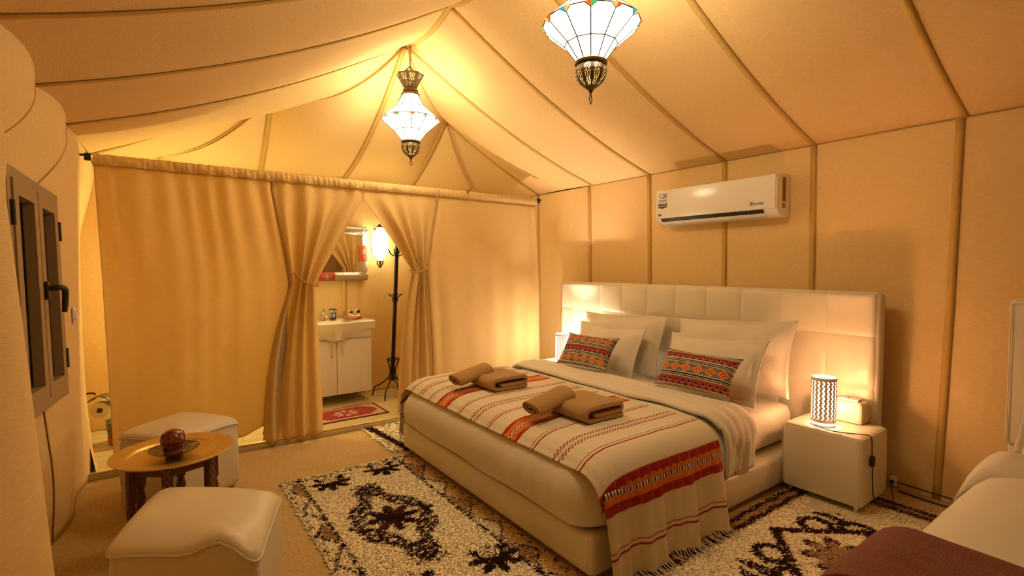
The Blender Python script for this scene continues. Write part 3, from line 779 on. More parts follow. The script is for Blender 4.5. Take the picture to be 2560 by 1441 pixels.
rolled('rolled tan hand towel resting on the folded towel at the far side', (1.88, 3.12, TZ + .046), .10, -.17)
rolled('rolled tan hand towel resting on the folded towel at the near side', (1.88, 2.24, TZ + .046), .10, -.17)

# ================================================================== nightstands and what stands on them
def nightstand(loc, rz, label, label_c):
    t = thing('nightstand', loc, rz, label, 'nightstand', 'cream nightstands beside the large bed')
    softbox('body', .40, .45, [(.03, .045), (.004, .050), (-.002, .07), (-.004, .25), (0, .43), (.006, .447), (.02, .455), (.06, .457)], M['leather'], t, r=.028, n=5, sub=8)
    lines = MB()
    for sx in (-1, 1):
        for sy in (-1, 1):
            lathe('foot', [(.017, 0), (.019, .004), (.015, .008), (.015, .048)], M['chrome'], t, 14, (sx * .155, sy * .185, 0))
    for sy in (-1, 1): lines.tube([(-.196, sy * .222, .07), (-.198, sy * .223, .44)], .0022, 5)
    lines.tube([(-.196, -.222, .449), (.17, -.222, .449)], .0018, 5).tube([(-.194, -.2, .4495), (-.194, .2, .4495)], .0018, 5)
    lines.build('seam', M['leather'], t)
    return t
NS1 = (3.49, 1.355); NS2 = (3.49, 3.945)
nightstand((*NS1, 0), .0, 'cream leatherette nightstand on the near side of the bed, cable hanging down it', '')
nightstand((*NS2, 0), 0, 'cream leatherette nightstand at the far side of the bed beside the curtain', '')
def perforated(name, r, z0, z1, m, parent, nc=17, n=8, c=(0, 0, 0)):
    """cylinder with rows of crescent cut-outs forming chains"""
    NU, NV = nc * 12, n * 14; vs = []; fs = []
    for j in range(NV + 1):
        for i in range(NU): a = 2 * PI * i / NU; vs.append((c[0] + r * math.cos(a), c[1] + r * math.sin(a), c[2] + z0 + (z1 - z0) * j / NV))
    mg = .07
    for j in range(NV):
        for i in range(NU):
            v = (j + .5) / NV; hole = False
            if mg < v < 1 - mg:
                q = (v - mg) / (1 - 2 * mg) * n; b = q % 1 - .5; u = ((i + .5) / NU * nc) % 1 - .5
                for sgn, off in ((1, 0), (-1, .5), (-1, -.5)):
                    du, db = u + .07 * sgn, (b - off) * .95
                    rr = math.hypot(du * 1.15, db); ang = math.degrees(math.atan2(db, du * sgn))
                    if .17 < rr < .36 and abs(ang) < 118 - 25 * abs(rr - .26) / .1: hole = True
            if not hole: k = (i + 1) % NU; fs.append((j * NU + i, j * NU + k, (j + 1) * NU + k, (j + 1) * NU + i))
    o = mesh(name, vs, fs, m, parent); solid(o, .003, 0); return o
def table_lamp(loc, label, watts, col, cord=None):
    t = thing('table_lamp', loc, 0, label, 'lamp', 'perforated bedside lamps')
    lathe('base', [(.0, 0), (.062, 0), (.066, .004), (.066, .014), (.060, .018), (.0, .018)], M['whitem'], t, 36)
    perforated('shade', .068, .026, .305, M['whitem'], t)
    for a in (0, 2.1, 4.2): tube('spacer', [(.062 * math.cos(a), .062 * math.sin(a), .016), (.066 * math.cos(a), .066 * math.sin(a), .032)], .003, M['whitem'], t, 6)
    h = lathe('bulb_holder', [(.018, .018), (.018, .055), (.013, .06)], M['whitem'], t, 16)
    lathe('bulb', [(.012, .06), (.016, .07), (.025, .09), (.027, .105), (.02, .122), (.0, .13)], M['bulb'], t, 16)
    lamp('bulb_light', (0, 0, .185), watts, col, .022, t)
    lamp('bulb_light', (0, 0, .050), watts * .12, col, .012, t)
    return t
l1 = table_lamp((3.40, 1.385, .4575), 'lit white perforated cylinder lamp on the near nightstand', *LAMP_R)
l2 = table_lamp((3.42, 3.87, .4575), 'lit white perforated cylinder lamp on the far nightstand beyond the cushions', *LAMP_L)
cordp = [(3.33, 1.40, .466), (3.315, 1.37, .464), (3.30, 1.30, .463), (3.33, 1.22, .463), (3.37, 1.16, .464), (3.384, 1.130, .462), (3.388, 1.117, .44), (3.395, 1.116, .34)]
cd = tube('cord', spline(cordp, 8), .0032, M['black'], l1, 6, True)
box('cord_switch', (.040, .018, .062), (3.40, 1.113, .31), M['black'], l1, r=.006, world=True, rot=Matrix.Rotation(.10, 3, 'Y'))
tube('cord', spline([(3.405, 1.115, .28), (3.41, 1.115, .2), (3.425, 1.113, .10), (3.46, 1.105, .035), (3.52, 1.09, .018), (3.58, 1.075, .028), (3.60, 1.07, .035), (3.66, 1.085, .03), (3.75, 1.12, .04), (3.82, 1.15, .05), (3.885, 1.163, .045)], 8), .0032, M['black'], l1, 6, True)
# padded power blocks at the head end of the nightstand
pb = thing('padded_block', (3.64, 1.385, .4575), 0, 'small cream padded block with a socket plate on top, behind the near lamp', 'socket block')
softbox('body', .135, .30, [(.012, 0), (0, .006), (-.002, .06), (0, .115), (.006, .128), (.02, .134), (.04, .135)], M['leather'], pb, r=.02, n=5, sub=6)
pbp = box('socket_plate', (.075, .115, .014), (0, -.06, .141), M['whitem'], pb, r=.004)
box('socket_hole', (.02, .012, .003), (-.005, -.05, .1485), M['grey'], pbp, r=.001)
tube('seam', [(-.066, -.147, .01), (-.068, -.148, .125)], .002, M['leather'], pb, 5); tube('seam', [(-.066, .147, .01), (-.068, .148, .125)], .002, M['leather'], pb, 5)
# cables and socket at the foot of the right wall
so = thing('wall_socket', (3.925, 1.165, .0), 0, 'small white socket low on the right wall behind the near nightstand', 'socket')
box('body', (.04, .04, .06), (0, 0, .045), M['whitem'], so, r=.006); box('plug', (.03, .02, .02), (-.03, .0, .045), M['black'], so, r=.006)
cb = tube('cable', spline([(3.90, 1.135, .05), (3.90, 1.04, .048), (3.90, .9, .045), (3.90, .7, .04), (3.90, .3, .04), (3.90, -.4, .04)], 8), .005, M['black'], None, 8); tag(cb, 'upper black cable running along the foot of the right wall', 'cable')
cb = tube('cable', spline([(3.86, 1.12, .01), (3.85, 1.0, .009), (3.845, .85, .009), (3.84, .6, .009), (3.84, -.4, .009)], 8), .0055, M['black'], None, 8); tag(cb, 'lower black cable lying on the floor along the right wall', 'cable')

# ================================================================== second bed at the right edge
B2Y0, B2Y1 = -.78, .61
b2 = thing('bed', (2.7, (B2Y0 + B2Y1) / 2, 0), 0, 'second bed base under the white bedding at the right edge', 'bed')
softbox('base', 2.06, 1.28, [(.03, .036), (0, .06), (0, .21), (.02, .228)], M['leather'], b2, r=.04)
m2 = thing('mattress', (2.7, (B2Y0 + B2Y1) / 2, .234), 0, 'mattress in a white sheet on the second bed at the right edge', 'mattress')
softbox('fitted_sheet', 2.02, 1.24, [(.04, 0), (0, .04), (0, .19), (.04, .245), (.2, .252)], M['sheet'], m2, r=.08, sub=16)
p2 = [(.03, .17), (.0, .2), (-.02, .26), (-.02, .34), (0, .42), (.04, .48), (.09, .528), (.17, .560), (.3, .570), (.5, .572)]
dv2 = duv('duvet', 2.26, (B2Y0 + B2Y1) / 2, 1.72, B2Y1 - B2Y0 + .02, p2, .16, 'white duvet on the second bed at the right edge', .8, 20)
def rollc(u, v):
    y = B2Y1 + .03 - (B2Y1 - B2Y0) * v; x0 = 2.98 - .05 * v
    a = PI * (1 - 2 * u); ex = .26 * math.cos(a / 1) * .5; x = 3.10 + .30 * (u - .5) * 2 * .5
    rd = min(1, (v / .09)) ** .5 if v < .09 else 1
    z = .50 + .10 * rd * math.sqrt(max(0, 1 - (2 * u - 1) ** 2)) ** .7 + .006 * vnoise(u * 5, v * 9, 4)
    if v < .09: z -= .12 * (1 - v / .09) ** 2
    return (x + .02 * vnoise(v * 6, 1), y, z)
cf2 = grid('turned_back_cuff', rollc, 20, 50, M['linen'], dv2, world=True); solid(cf2, .012, -1)
def thr2(u, v):
    # brown runner: u from the room side edge (head) to foot, v across the bed
    x = 1.99 - .44 * u; s = v * 1.75 - .34
    yy = B2Y1 + .05
    r = .14
    if s < 0: y, z = yy + .008, .584 - r + s
    elif s < r * PI / 2: th = s / r; y, z = yy - r + (r + .008) * math.cos(th), .584 - r + (r + .008) * math.sin(th)
    else: y, z = yy - r - (s - r * PI / 2), .592
    return (x + .01 * vnoise(v * 5, 2), y + (.012 * math.sin(u * 13) if s < 0 else 0), z + .004 * vnoise(u * 9, v * 9))
tb = thing('throw_blanket', (2.1, 0, .5), 0, 'dark brown blanket lying across the second bed at the lower right corner', 'blanket')
o = grid('cloth', thr2, 30, 60, M['brown'], tb, world=True); solid(o, .006, 1)
hb2 = thing('headboard', (3.80, 0, .30), 0, 'narrow cream leatherette headboard of the second bed at the right edge', 'headboard')
box('upper_pad', (.11, 1.36, .80), (3.80, B2Y1 + .015 - .68, .88), M['leather'], hb2, r=.03, seg=4, world=True)
box('lower_board', (.08, 1.34, .44), (3.82, B2Y1 + .005 - .67, .27), M['leather'], hb2, r=.015, world=True)
tube('piping', [(3.742, B2Y1 + .005, .5), (3.742, B2Y1 + .005, 1.25), (3.742, B2Y1 - 1.2, 1.27)], .004, M['leather'], hb2, 6, True)
v_, f_ = pillow_v(.66, .44, .13, .05, seed=31); o = mesh('pillow', v_, f_, M['linen']); tag(o, 'white pillow on the second bed, its corner at the right edge of the picture', 'pillow'); pose(o, (3.54, .175, .522), math.radians(17), 0, 0, .5)
v_, f_ = pillow_v(.62, .38, .12, .045, seed=35); o = mesh('pillow', v_, f_, M['linen']); tag(o, 'smaller white pillow in front on the second bed, at the right edge', 'pillow'); pose(o, (3.32, .15, .522), math.radians(19), 0, .0, .45)

# ================================================================== poufs
def pouf(loc, rz, sx, sy, label, bump=None, h=.45, shear=0):
    t = thing('pouf', loc, rz, label, 'pouf', 'cream leatherette poufs by the tray table')
    def rim(x, y):
        a, b = abs(x) / (sx / 2), abs(y) / (sy / 2); m = min(a, b) / max(a, b, 1e-6)
        z = -.020 * m ** 3 * max(a, b) ** 4
        if bump:
            d = math.hypot(x - bump[0], y - bump[1]); z += bump[3] * math.exp(-(d / bump[2]) ** 2)
        return z
    def d(x, y, z):
        k = smooth01(z / h); a, b = abs(x) / (sx / 2), abs(y) / (sy / 2)
        return (shear * y, 0, rim(x, y) * k)
    softbox('body', sx, sy, [(.02, .012), (.004, .02), (-.004, .06), (-.010, .2), (-.008, .33), (0, h - .032)], M['leather'], t, r=.035, n=5, sub=10, disp=d)
    def d2(x, y, z): a = max(abs(x) / (sx / 2), abs(y) / (sy / 2)); return (shear * y, 0, rim(x, y) * smooth01(a * 1.15) ** 2)
    softbox('top', sx, sy, [(.006, h - .04), (-.008, h - .034), (-.006, h - .022), (.012, h - .008), (.05, h + .008), (.10, h + .02), (.15, h + .027), (.20, h + .029)], M['leather'], t, r=.04, n=5, sub=10, disp=d2)
    lp = rr_loop(sx + .018, sy + .018, .042, 5, 10); ring = [(x + shear * y, y, h - .036 + rim(x, y)) for x, y in lp]
    v, f = tube_v(ring + ring[:1], .005, 6, False); mesh('piping', v, f, M['leather'], t)
    for q in range(4):
        sxq, syq = ((1, 1), (-1, 1), (-1, -1), (1, -1))[q]
        sh_ = shear * syq * sy / 2
        tube('side_seam', [(sh_ + sxq * (sx / 2 - .008), syq * (sy / 2 - .008), .03), (sh_ + sxq * (sx / 2 - .006), syq * (sy / 2 - .006), .2), (sh_ + sxq * (sx / 2 - .01), syq * (sy / 2 - .01), h - .08)], .003, M['leather'], t, 5)
    return t
pouf((.132, 3.755, 0), math.radians(-51), .45, .45, 'cream pouf standing behind the tray table in front of the left curtain', h=.47)
pouf((.145, 2.315, 0), math.radians(-40), .56, .48, 'cream pouf in the foreground, its top seam slipping into a fold', bump=(.150, -.24, .085, .060), shear=-.38, h=.475)

# ================================================================== tray table with plate and candle holder
TX, TY, TH = .075, 3.09, .50
tt = thing('tray_table', (TX, TY, 0), 0, 'small table of a round brass tray on carved dark wooden legs', 'table')
lathe('tray', [(0, TH - .012), (.15, TH - .012), (.19, TH - .010), (.198, TH - .002), (.206, TH + .002), (.255, TH + .004), (.268, TH + .008), (.270, TH + .004), (.262, TH - .004), (.20, TH - .012), (.15, TH - .018), (0, TH - .018)], M['tray'], tt, 72)
legprof = [(.014, 0), (.021, .02), (.021, .10), (.014, .115), (.022, .13), (.013, .145), (.016, .2), (.024, .25), (.015, .29), (.021, .30)]
for k in range(6):
    a = 2 * PI * k / 6 + .35; rr_ = .19; lx, ly = rr_ * math.cos(a), rr_ * math.sin(a)
    lg = lathe('leg', legprof, M['wood'], tt, 12, (lx, ly, 0))
    R = Matrix.Rotation(a, 3, 'Z')
    box('leg_block', (.032, .046, .17), (lx, ly, .39), M['wood'], lg, r=.003, rot=R)
    lat = MB(); cxy = Vector((lx, ly, .39)) + R @ Vector((.0175, 0, 0))
    for q in range(4):
        for sg in (1, -1):
            z0 = -.075 + q * .04
            lat.tube([cxy + R @ Vector((0, -.014 * sg, z0)), cxy + R @ Vector((0, .014 * sg, z0 + .04))], .0022, 4)
    lat.build('lattice_inlay', M['woodin'], lg)
    a2 = a + 2 * PI / 6 if k % 2 == 0 else a + 2 * PI / 6
    nx, ny = rr_ * math.cos(a2), rr_ * math.sin(a2)
    for z, hh in ((.448, .028), (.07, .018)):
        mid = Vector(((lx + nx) / 2, (ly + ny) / 2, z)); ln = math.hypot(nx - lx, ny - ly) - .02
        box('rail', (ln, .015, hh), mid, M['wood'], tt, r=.002, rot=Matrix.Rotation(math.atan2(ny - ly, nx - lx), 3, 'Z'))
pl = thing('ceramic_plate', (.075, 3.03, TH - .0115), 0, 'footed dark patterned ceramic plate standing on the brass tray', 'plate')
lathe('foot_ring', [(.028, 0), (.042, 0), (.040, .014), (.034, .020), (.028, .018)], M['black'], pl, 28)
def plcol(r, a):
    if r > .112: return (.03, .012, .010)
    k = int(a / (2 * PI) * 14) ; f = (a / (2 * PI) * 14) % 1
    if r > .06: return (.22, .15, .12) if abs(f - .5) < (r - .055) * 6 and (int(r * 260) + int(f * 7)) % 2 else ((.30, .055, .02) if abs(f - .5) > .40 else (.055, .025, .022))
    return (.10, .04, .03)
prof = [(0, .022), (.03, .022), (.06, .026), (.085, .034), (.105, .043), (.118, .050), (.121, .049), (.105, .039), (.07, .024), (.04, .016), (0, .016)]
dense = []
for (r0, z0), (r1, z1) in zip(prof, prof[1:]): dense += [(r0 + (r1 - r0) * k / 5, z0 + (z1 - z0) * k / 5) for k in range(5)]
dense.append(prof[-1]); v_, f_ = lathe_v(dense, 140)
dish = mesh('dish', v_, f_, M['ceram'], pl); paint(dish.data, [plcol(math.hypot(p[0], p[1]), math.atan2(p[1], p[0]) % (2 * PI)) for p in v_])
ch = thing('candle_holder', (.07, 3.035, TH + .0115), 0, 'red glazed mushroom-shaped ceramic candle holder standing on the dark plate', 'candle holder')
ch.scale = (.84, .84, .84); pl.scale = (.92, .92, .92)
nb = 28
vs, fs = [], []
base = lathe('stem', [(0, 0), (.046, 0), (.047, .008), (.045, .012), (.043, .04), (.046, .044), (.044, .050), (0, .050)], M['terra2'], ch, 40)
sl = MB()
for k in range(nb):
    a = 2 * PI * k / nb; sl.box((.004, .0035, .022), (.0442 * math.cos(a), .0442 * math.sin(a), .026), Matrix.Rotation(a, 3, 'Z'))
sl.build('slots', M['black'], base, False)
cap = lathe('cap', [(0, .045), (.044, .046), (.058, .054), (.065, .068), (.066, .082), (.062, .100), (.051, .119), (.036, .132), (.018, .139), (0, .141)], M['terra'], ch, 48)
def star(n, r0, r1):
    ps = []
    for k in range(2 * n):
        a = PI * k / n; r = r0 if k % 2 == 0 else r1; ps.append((r * math.cos(a), r * math.sin(a)))
    return ps
cz = .088
for a, e in ((-1.9, .25), (-1.05, .55), (-2.75, .5), (-1.5, -.2), (-.5, .1), (-2.4, -.25), (-1.9, .95), (.4, .4), (1.4, .4), (2.4, .3), (-.9, -.25)):
    n = Vector((math.cos(a) * math.cos(e), math.sin(a) * math.cos(e), math.sin(e))); pos = Vector((0, 0, cz)) + Vector((n.x * .0655, n.y * .0655, n.z * .053))
    nn = Vector((n.x / .0655, n.y / .0655, n.z / .053)).normalized(); q = nn.to_track_quat('Z', 'Y').to_matrix()
    ps = star(5, .0105, .0045); vs = [tuple(pos + nn * .0012 + q @ Vector((x, y, 0))) for x, y in ps] + [tuple(pos - nn * .003 + q @ Vector((x, y, 0))) for x, y in ps]
    m_ = len(ps); fs = [tuple(range(m_))] + [(i, m_ + i, m_ + (i + 1) % m_, (i + 1) % m_) for i in range(m_)]
    mesh('star_cutout', vs, fs, M['acdark'], cap, False)

# ================================================================== air conditioner
AY0, AY1, AZ = 1.885, 2.98, 1.825
ac = thing('air_conditioner', (3.955, (AY0 + AY1) / 2, AZ), 0, 'white split air conditioner mounted high on the right wall above the headboard', 'air conditioner')
aprof = [(0, .0), (.09, .0), (.125, .006), (.158, .022), (.182, .044), (.190, .062), (.192, .10), (.192, .27), (.184, .298), (.166, .314), (.14, .322), (0, .325)]
hw = (AY1 - AY0) / 2; vs = []; fs = []; stations = [(-hw, .006), (-hw + .004, .002), (-hw + .014, 0), (hw - .014, 0), (hw - .004, .002), (hw, .006)]; n_ = len(aprof)
for y, ins in stations:
    for x, z in aprof: vs.append((-(max(x - ins, 0)), y, .16 + (z - .16) * (1 - ins * 4)))
for k in range(len(stations) - 1):
    for i in range(n_): q = (i + 1) % n_; fs.append((k * n_ + i, k * n_ + q, (k + 1) * n_ + q, (k + 1) * n_ + i))
fs += [tuple(range(n_ - 1, -1, -1)), tuple(range((len(stations) - 1) * n_, len(stations) * n_))]
mesh('housing', vs, fs, M['ac'], ac, True, False, 30)
bm = bmesh.new(); add_box(bm, (.012, AY1 - AY0 - .016, .252), (-.1925, 0, .185), .0055, 3); bmobj('front_panel', bm, M['ac'], ac)
def on_slope(t, d=0):     # point on the slanted lower face: t=0 at the front edge, 1 at the underside
    a, b = Vector((-.190, 0, .058)), Vector((-.118, 0, .004)); nrm = Vector((-.6, 0, -.8)); return a.lerp(b, t) + nrm * d
def slope_box(name, t0, t1, y0, y1, d, th, m):
    a, b = on_slope(t0), on_slope(t1); c = (a + b) / 2 + Vector((-.6, 0, -.8)) * d
    ang = math.atan2((b - a).z, (b - a).x)
    return box(name, ((b - a).length, y1 - y0, th), (c.x, (y0 + y1) / 2, c.z), m, ac, r=.0015, rot=Matrix.Rotation(-ang, 3, 'Y'))
slope_box('air_slot', .02, .40, -hw + .10, hw - .06, .004, .010, M['acdark'])
for k in range(6): box('vane', (.014, .004, .016), (*on_slope(.2, .012).xz[:1], -hw + .22 + k * .15, on_slope(.2, .012).z), M['grey'], ac, r=.001)
slope_box('louver', .40, .84, -hw + .10, hw - .06, .008, .008, M['ac'])
slope_box('louver_gap', .84, .90, -hw + .10, hw - .06, .006, .008, M['acdark'])
TXM = lambda x, y, z, ry=0: Matrix.Translation((x, y, z)) @ Matrix(((0, 0, -1, 0), (-1, 0, 0, 0), (0, 1, 0, 0), (0, 0, 0, 1)))
px = -.1992; L0 = hw - .0735
num = text('printed_number', '120', .064, M['t_teal'], ac, TXM(px, L0 - .008, .256), .0005, 0, .92)
num.data.materials.append(M['t_navy'])
bm = bmesh.new(); bm.from_mesh(num.data)
bmesh.ops.bisect_plane(bm, geom=bm.verts[:] + bm.edges[:] + bm.faces[:], plane_co=(0, L0 - .008, .250), plane_no=Vector((0, .45, 1)))
for f in bm.faces:
    c = f.calc_center_median()
    if (c - Vector((c.x, L0 - .008, .250))).dot(Vector((0, .45, 1))) < 0: f.material_index = 1
bm.to_mesh(num.data); bm.free()
text('printed_word', 'YEARS', .031, M['t_navy'], ac, TXM(px, L0 - .008, .213), .0005)
bv = [(-.048, .0), (.048, 0), (.048, -.036), (0, -.046), (-.048, -.036)]
bn = mesh('banner', [(px, L0 - .008 - x, .192 + z) for x, z in bv] + [(px + .003, L0 - .008 - x, .192 + z) for x, z in bv], [(0, 1, 2, 3, 4), (9, 8, 7, 6, 5)] + [(i, i + 5, (i + 1) % 5 + 5, (i + 1) % 5) for i in range(5)], M['t_navy'], ac, False)
text('banner_text', 'STILL CHANGING', .0105, M['t_white'], bn, TXM(px - .0006, L0 - .008, .183), .0003)
text('banner_text', 'THE WORLD', .0155, M['t_white'], bn, TXM(px - .0006, L0 - .008, .166), .0003)
ov = [(.020 * math.cos(2 * PI * k / 28), .010 * math.sin(2 * PI * k / 28)) for k in range(28)]
ovm = mesh('oval_badge', [(px, L0 + .022 - x, .090 + z) for x, z in ov] + [(px + .003, L0 + .022 - x, .090 + z) for x, z in ov], [tuple(range(28))] + [(i, i + 28, (i + 1) % 28 + 28, (i + 1) % 28) for i in range(28)], M['t_navy'], ac, False)
text('badge_text', 'Carrier', .0105, M['t_white'], ovm, TXM(px - .0006, L0 + .022, .0905), .0002, .25)
text('printed_letter', 'X', .050, M['t_navy'], ac, TXM(px, -hw + .196, .104), .0005, .35)
text('printed_word', 'POWER', .025, M['t_navy'], ac, TXM(px, -hw + .138, .101), .0005, .30)
lb = box('energy_label', (.052, .0012, .185), (-.085, -hw - .0004, .205), M['label_b'], ac, r=0)
for k in range(13): box('label_line', (.044 - .006 * (k % 3), .0010, .004), (-.085, -hw - .0014, .130 + k * .0122), M['wood'], lb, r=0)
box('label_square', (.046, .0012, .034), (-.088, -hw - .0004, .083), M['label_b'], ac, r=0)

# ================================================================== hanging lanterns
def lattice(name, prof, n, rows, m, parent, ribs=8, flute=.0, c=(0, 0, 0)):
    """openwork brass: profile surface with diamond holes between solid ribs"""
    vs = []; fs = []; P = []
    for k in range(rows + 1):
        t = k / rows * (len(prof) - 1); i = min(int(t), len(prof) - 2); f = t - i
        P.append((prof[i][0] * (1 - f) + prof[i + 1][0] * f, prof[i][1] * (1 - f) + prof[i + 1][1] * f))
    for r, z in P:
        for i in range(n):
            a = 2 * PI * i / n; rr = r * (1 + flute * math.cos(ribs * a)); vs.append((c[0] + rr * math.cos(a), c[1] + rr * math.sin(a), c[2] + z))
    for j in range(rows):
        for i in range(n):
            v = (j + .5) / rows; u = ((i + .5) / n * ribs) % 1 - .5
            solid_ = abs(u) > .29 or v < .09 or v > .72 + .1 * (ribs == 8)
            if not solid_:
                a, b = u * 7, v * 9; d1 = abs(((a + b) % 2) - 1); d2_ = abs(((a - b) % 2) - 1)
                solid_ = d1 < .32 or d2_ < .32
            if solid_: k = (i + 1) % n; fs.append((j * n + i, j * n + k, (j + 1) * n + k, (j + 1) * n + i))
    o = mesh(name, vs, fs, m, parent); solid(o, .002, 0); return o
def lantern(loc, rz, label):
    t = thing('hanging_lantern', loc, rz, label, 'lantern', 'leaded glass lanterns hanging from the tent ridge')
    n = 12; rings = [(.066, .165), (.122, .066), (.238, -.034), (.128, -.130), (.066, -.210)]
    def rp(k, i, d=0, mid=False):
        r, z = rings[k]; a = 2 * PI * (i + (.5 if mid else 0)) / n; return Vector(((r + d) * math.cos(a), (r + d) * math.sin(a), z))
    pane_cache = {}
    for k in range(4):
        for i in range(n):
            a, b, c, d = rp(k, i), rp(k, i + 1), rp(k + 1, i + 1), rp(k + 1, i)
            cc = (a + b + c + d) / 4
            q = [cc + (p - cc) * .985 for p in (a, b, c, d)]
            mesh('glass_pane', [tuple(p) for p in q], [(0, 1, 2, 3)], M['glass'], t, False)
    cols = ['gblue', 'gyel', 'gred', 'ggrn', 'gyel', 'gred']
    for i in range(n):
        A, Bm = rp(2, i, .003), rp(3, i, .003)
        for sg in (1, -1):
            nb_ = rp(2, i + sg, .003); low = A.lerp(Bm, .20)
            ap = A.lerp(nb_, .27) + Vector((0, 0, -.001))
            out = Vector((A.x, A.y, 0)).normalized() * .003
            mesh('coloured_triangle', [tuple(A + out), tuple(ap + out), tuple(low + out)], [(0, 1, 2)], M[cols[(i * 2 + (sg > 0)) % 6]], t, False)
    fr_ = MB()
    for i in range(n):
        fr_.tube([rp(k, i, .001) for k in range(5)], .0034, 6)
        for k in range(5): fr_.tube([rp(k, i, .001), rp(k, i + 1, .001)], .0034, 5)
        A, Bm = rp(2, i, .006), rp(3, i, .006)
        for sg in (1, -1): fr_.tube([A.lerp(rp(2, i + sg, .006), .28), A.lerp(Bm, .205)], .0020, 5)
    fr_.build('leading', M['lead'], t)
    lathe('bottom_ring', [(.062, -.200), (.076, -.204), (.081, -.213), (.079, -.222), (.066, -.228)], M['brass'], t, 36, cap=False)
    lattice('bottom_cap', [(.064, -.224), (.072, -.238), (.076, -.258), (.072, -.280), (.058, -.304), (.034, -.326), (.014, -.342), (.003, -.362)], 160, 48, M['brass'], t, 10, .03)
    kt = [(0, 0, -.355), (.0, 0, -.362), (.013, 0, -.390), (0, 0, -.412), (-.013, 0, -.390), (0, 0, -.362)]
    tube('drop', kt, .0026, M['lead'], t, 6)
    lathe('neck', [(.076, .160), (.079, .168), (.074, .178), (.060, .184), (.064, .200), (.058, .214), (.046, .220)], M['brass'], t, 36, cap=False)
    lattice('crown', [(.046, .216), (.058, .242), (.080, .285), (.098, .318), (.106, .330)], 128, 30, M['brass'], t, 8, .07)
    chn = MB()
    for k in range(3):
        a = 2 * PI * k / 3 + .5; p = Vector((.085 * math.cos(a), .085 * math.sin(a), .322)); q = Vector((0, 0, .400))
        pts = spline([p, p.lerp(q, .3) + Vector((.012, .0, -.014)), p.lerp(q, .65) + Vector((-.008, 0, -.008)), q], 5); chn.tube(pts, .0035, 5)
        for s_ in range(6):
            c_ = p.lerp(q, s_ / 6 + .06); ringp = [c_ + Vector((.006 * math.cos(w_), .004 * math.sin(w_ + k), .008 * math.sin(w_))) for w_ in np.linspace(0, 2 * PI, 9)]; chn.tube(ringp, .0016, 4)
    for k in range(3):
        c_ = Vector((0, 0, .402 + k * .016)); e = Vector((1, 0, 0)) if k % 2 else Vector((0, 1, 0))
        chn.tube([c_ + e * .006 * math.cos(w_) + Vector((0, 0, .012 * math.sin(w_))) for w_ in np.linspace(0, 2 * PI, 11)], .0019, 5)
    chn.build('chain', M['brass'], t)
    st_top = ZR - .02 - loc[2] - (.0 if loc[1] > 3.5 else .02)
    ribbon('strap', [(0, 0, .440), (0, 0, st_top)], (1, -.6, 0), .022, M['tape'], t, False, t=.004)
    return t
lantern((1.775, 3.90, 2.695), .13, 'lit leaded glass lantern with openwork crown, hanging from the far tent peak')
lantern((1.775, 1.805, 2.660), .26, 'lit leaded glass lantern nearest the camera, cut off by the top of the picture')

# ================================================================== wash room
vn = thing('washbasin_cabinet', (1.505, 5.31, .0445), 0, 'white two-door washbasin cabinet on chrome feet seen through the curtain opening', 'cabinet')
CW, CD = .715, .37
bm = bmesh.new(); add_box(bm, (CW, CD, .665), (0, .005, .105 + .3325), .004, 2); bmobj('body', bm, M['whitem'], vn)
for sx in (-1, 1):
    d_ = box('door', (CW / 2 - .004, .018, .555), (sx * CW / 4, -CD / 2 - .005, .105 + .2790), M['whitem'], vn, r=.003)
    box('handle', (.010, .018, .125), (sx * .052, -CD / 2 - .026, .56), M['gold'], d_, r=.003)
    for sy in (-1, 1): lathe('foot', [(.020, 0), (.022, .006), (.015, .012), (.015, .104)], M['chrome'], vn, 14, (sx * (CW / 2 - .04), sy * .13 + .01, 0))
box('top_rail', (CW, .016, .095), (0, -CD / 2 - .002, .72), M['whitem'], vn, r=.003)
bs = thing('washbasin', (1.505, 5.31, .815), 0, 'white ceramic washbasin with a curved front on the cabinet', 'basin')
nb_, zt = 60, .075
def basin_front(x):  return -.205 - .085 * math.exp(-(x / .19) ** 2)
def basin_low(x): return -.010 - .115 * smooth01(1 - abs(x) / .33)
vs = []; fs = []; BW = .395
for k in range(nb_ + 1):
    x = -BW + 2 * BW * k / nb_; yf = basin_front(x); lo = basin_low(x)
    bowl = smooth01((1 - (abs(x) / .29) ** 2.5)); 
    row = [(x, .205, .003), (x, .205, zt), (x, .15, zt), (x, .12, zt - .012 * bowl), (x, .02, zt - .062 * bowl), (x, yf + .09, zt - .058 * bowl), (x, yf + .035, zt - .01 * bowl), (x, yf + .012, zt), (x, yf, zt - .010), (x, yf + .002, zt - .028), (x, min(yf + .012 + .03 * smooth01(1 - abs(x) / .33), -.203), lo + .02), (x, min(yf + .05 + .04 * smooth01(1 - abs(x) / .33), -.202), lo), (x, -.201, .003), (x, .10, .003)]
    vs += row
R_ = len(row)
for k in range(nb_):
    for i in range(R_): q = (i + 1) % R_; fs.append((k * R_ + i, k * R_ + q, (k + 1) * R_ + q, (k + 1) * R_ + i))
fs += [tuple(range(R_ - 1, -1, -1)), tuple(range(nb_ * R_, (nb_ + 1) * R_))]
mesh('bowl', vs, fs, M['porcelain'], bs, True, False, 50)
lathe('drain', [(0, 0), (.018, 0), (.02, .002), (0, .003)], M['chrome'], bs, 16, (-.01, .035, zt - .061)); lathe('overflow', [(0, 0), (.009, .002), (0, .003)], M['grey'], bs, 12, (-.05, .125, zt - .004))
fa = thing('faucet', (1.47, 5.46, .889), 0, 'small chrome mixer tap on the washbasin', 'tap')
lathe('body', [(.024, 0), (.024, .006), (.020, .012), (.019, .07), (.022, .078), (.018, .09), (0, .094)], M['chrome'], fa, 20)
tube('spout', spline([(0, -.01, .045), (0, -.05, .055), (0, -.10, .048), (0, -.115, .035)], 6), .011, M['chrome'], fa, 12)
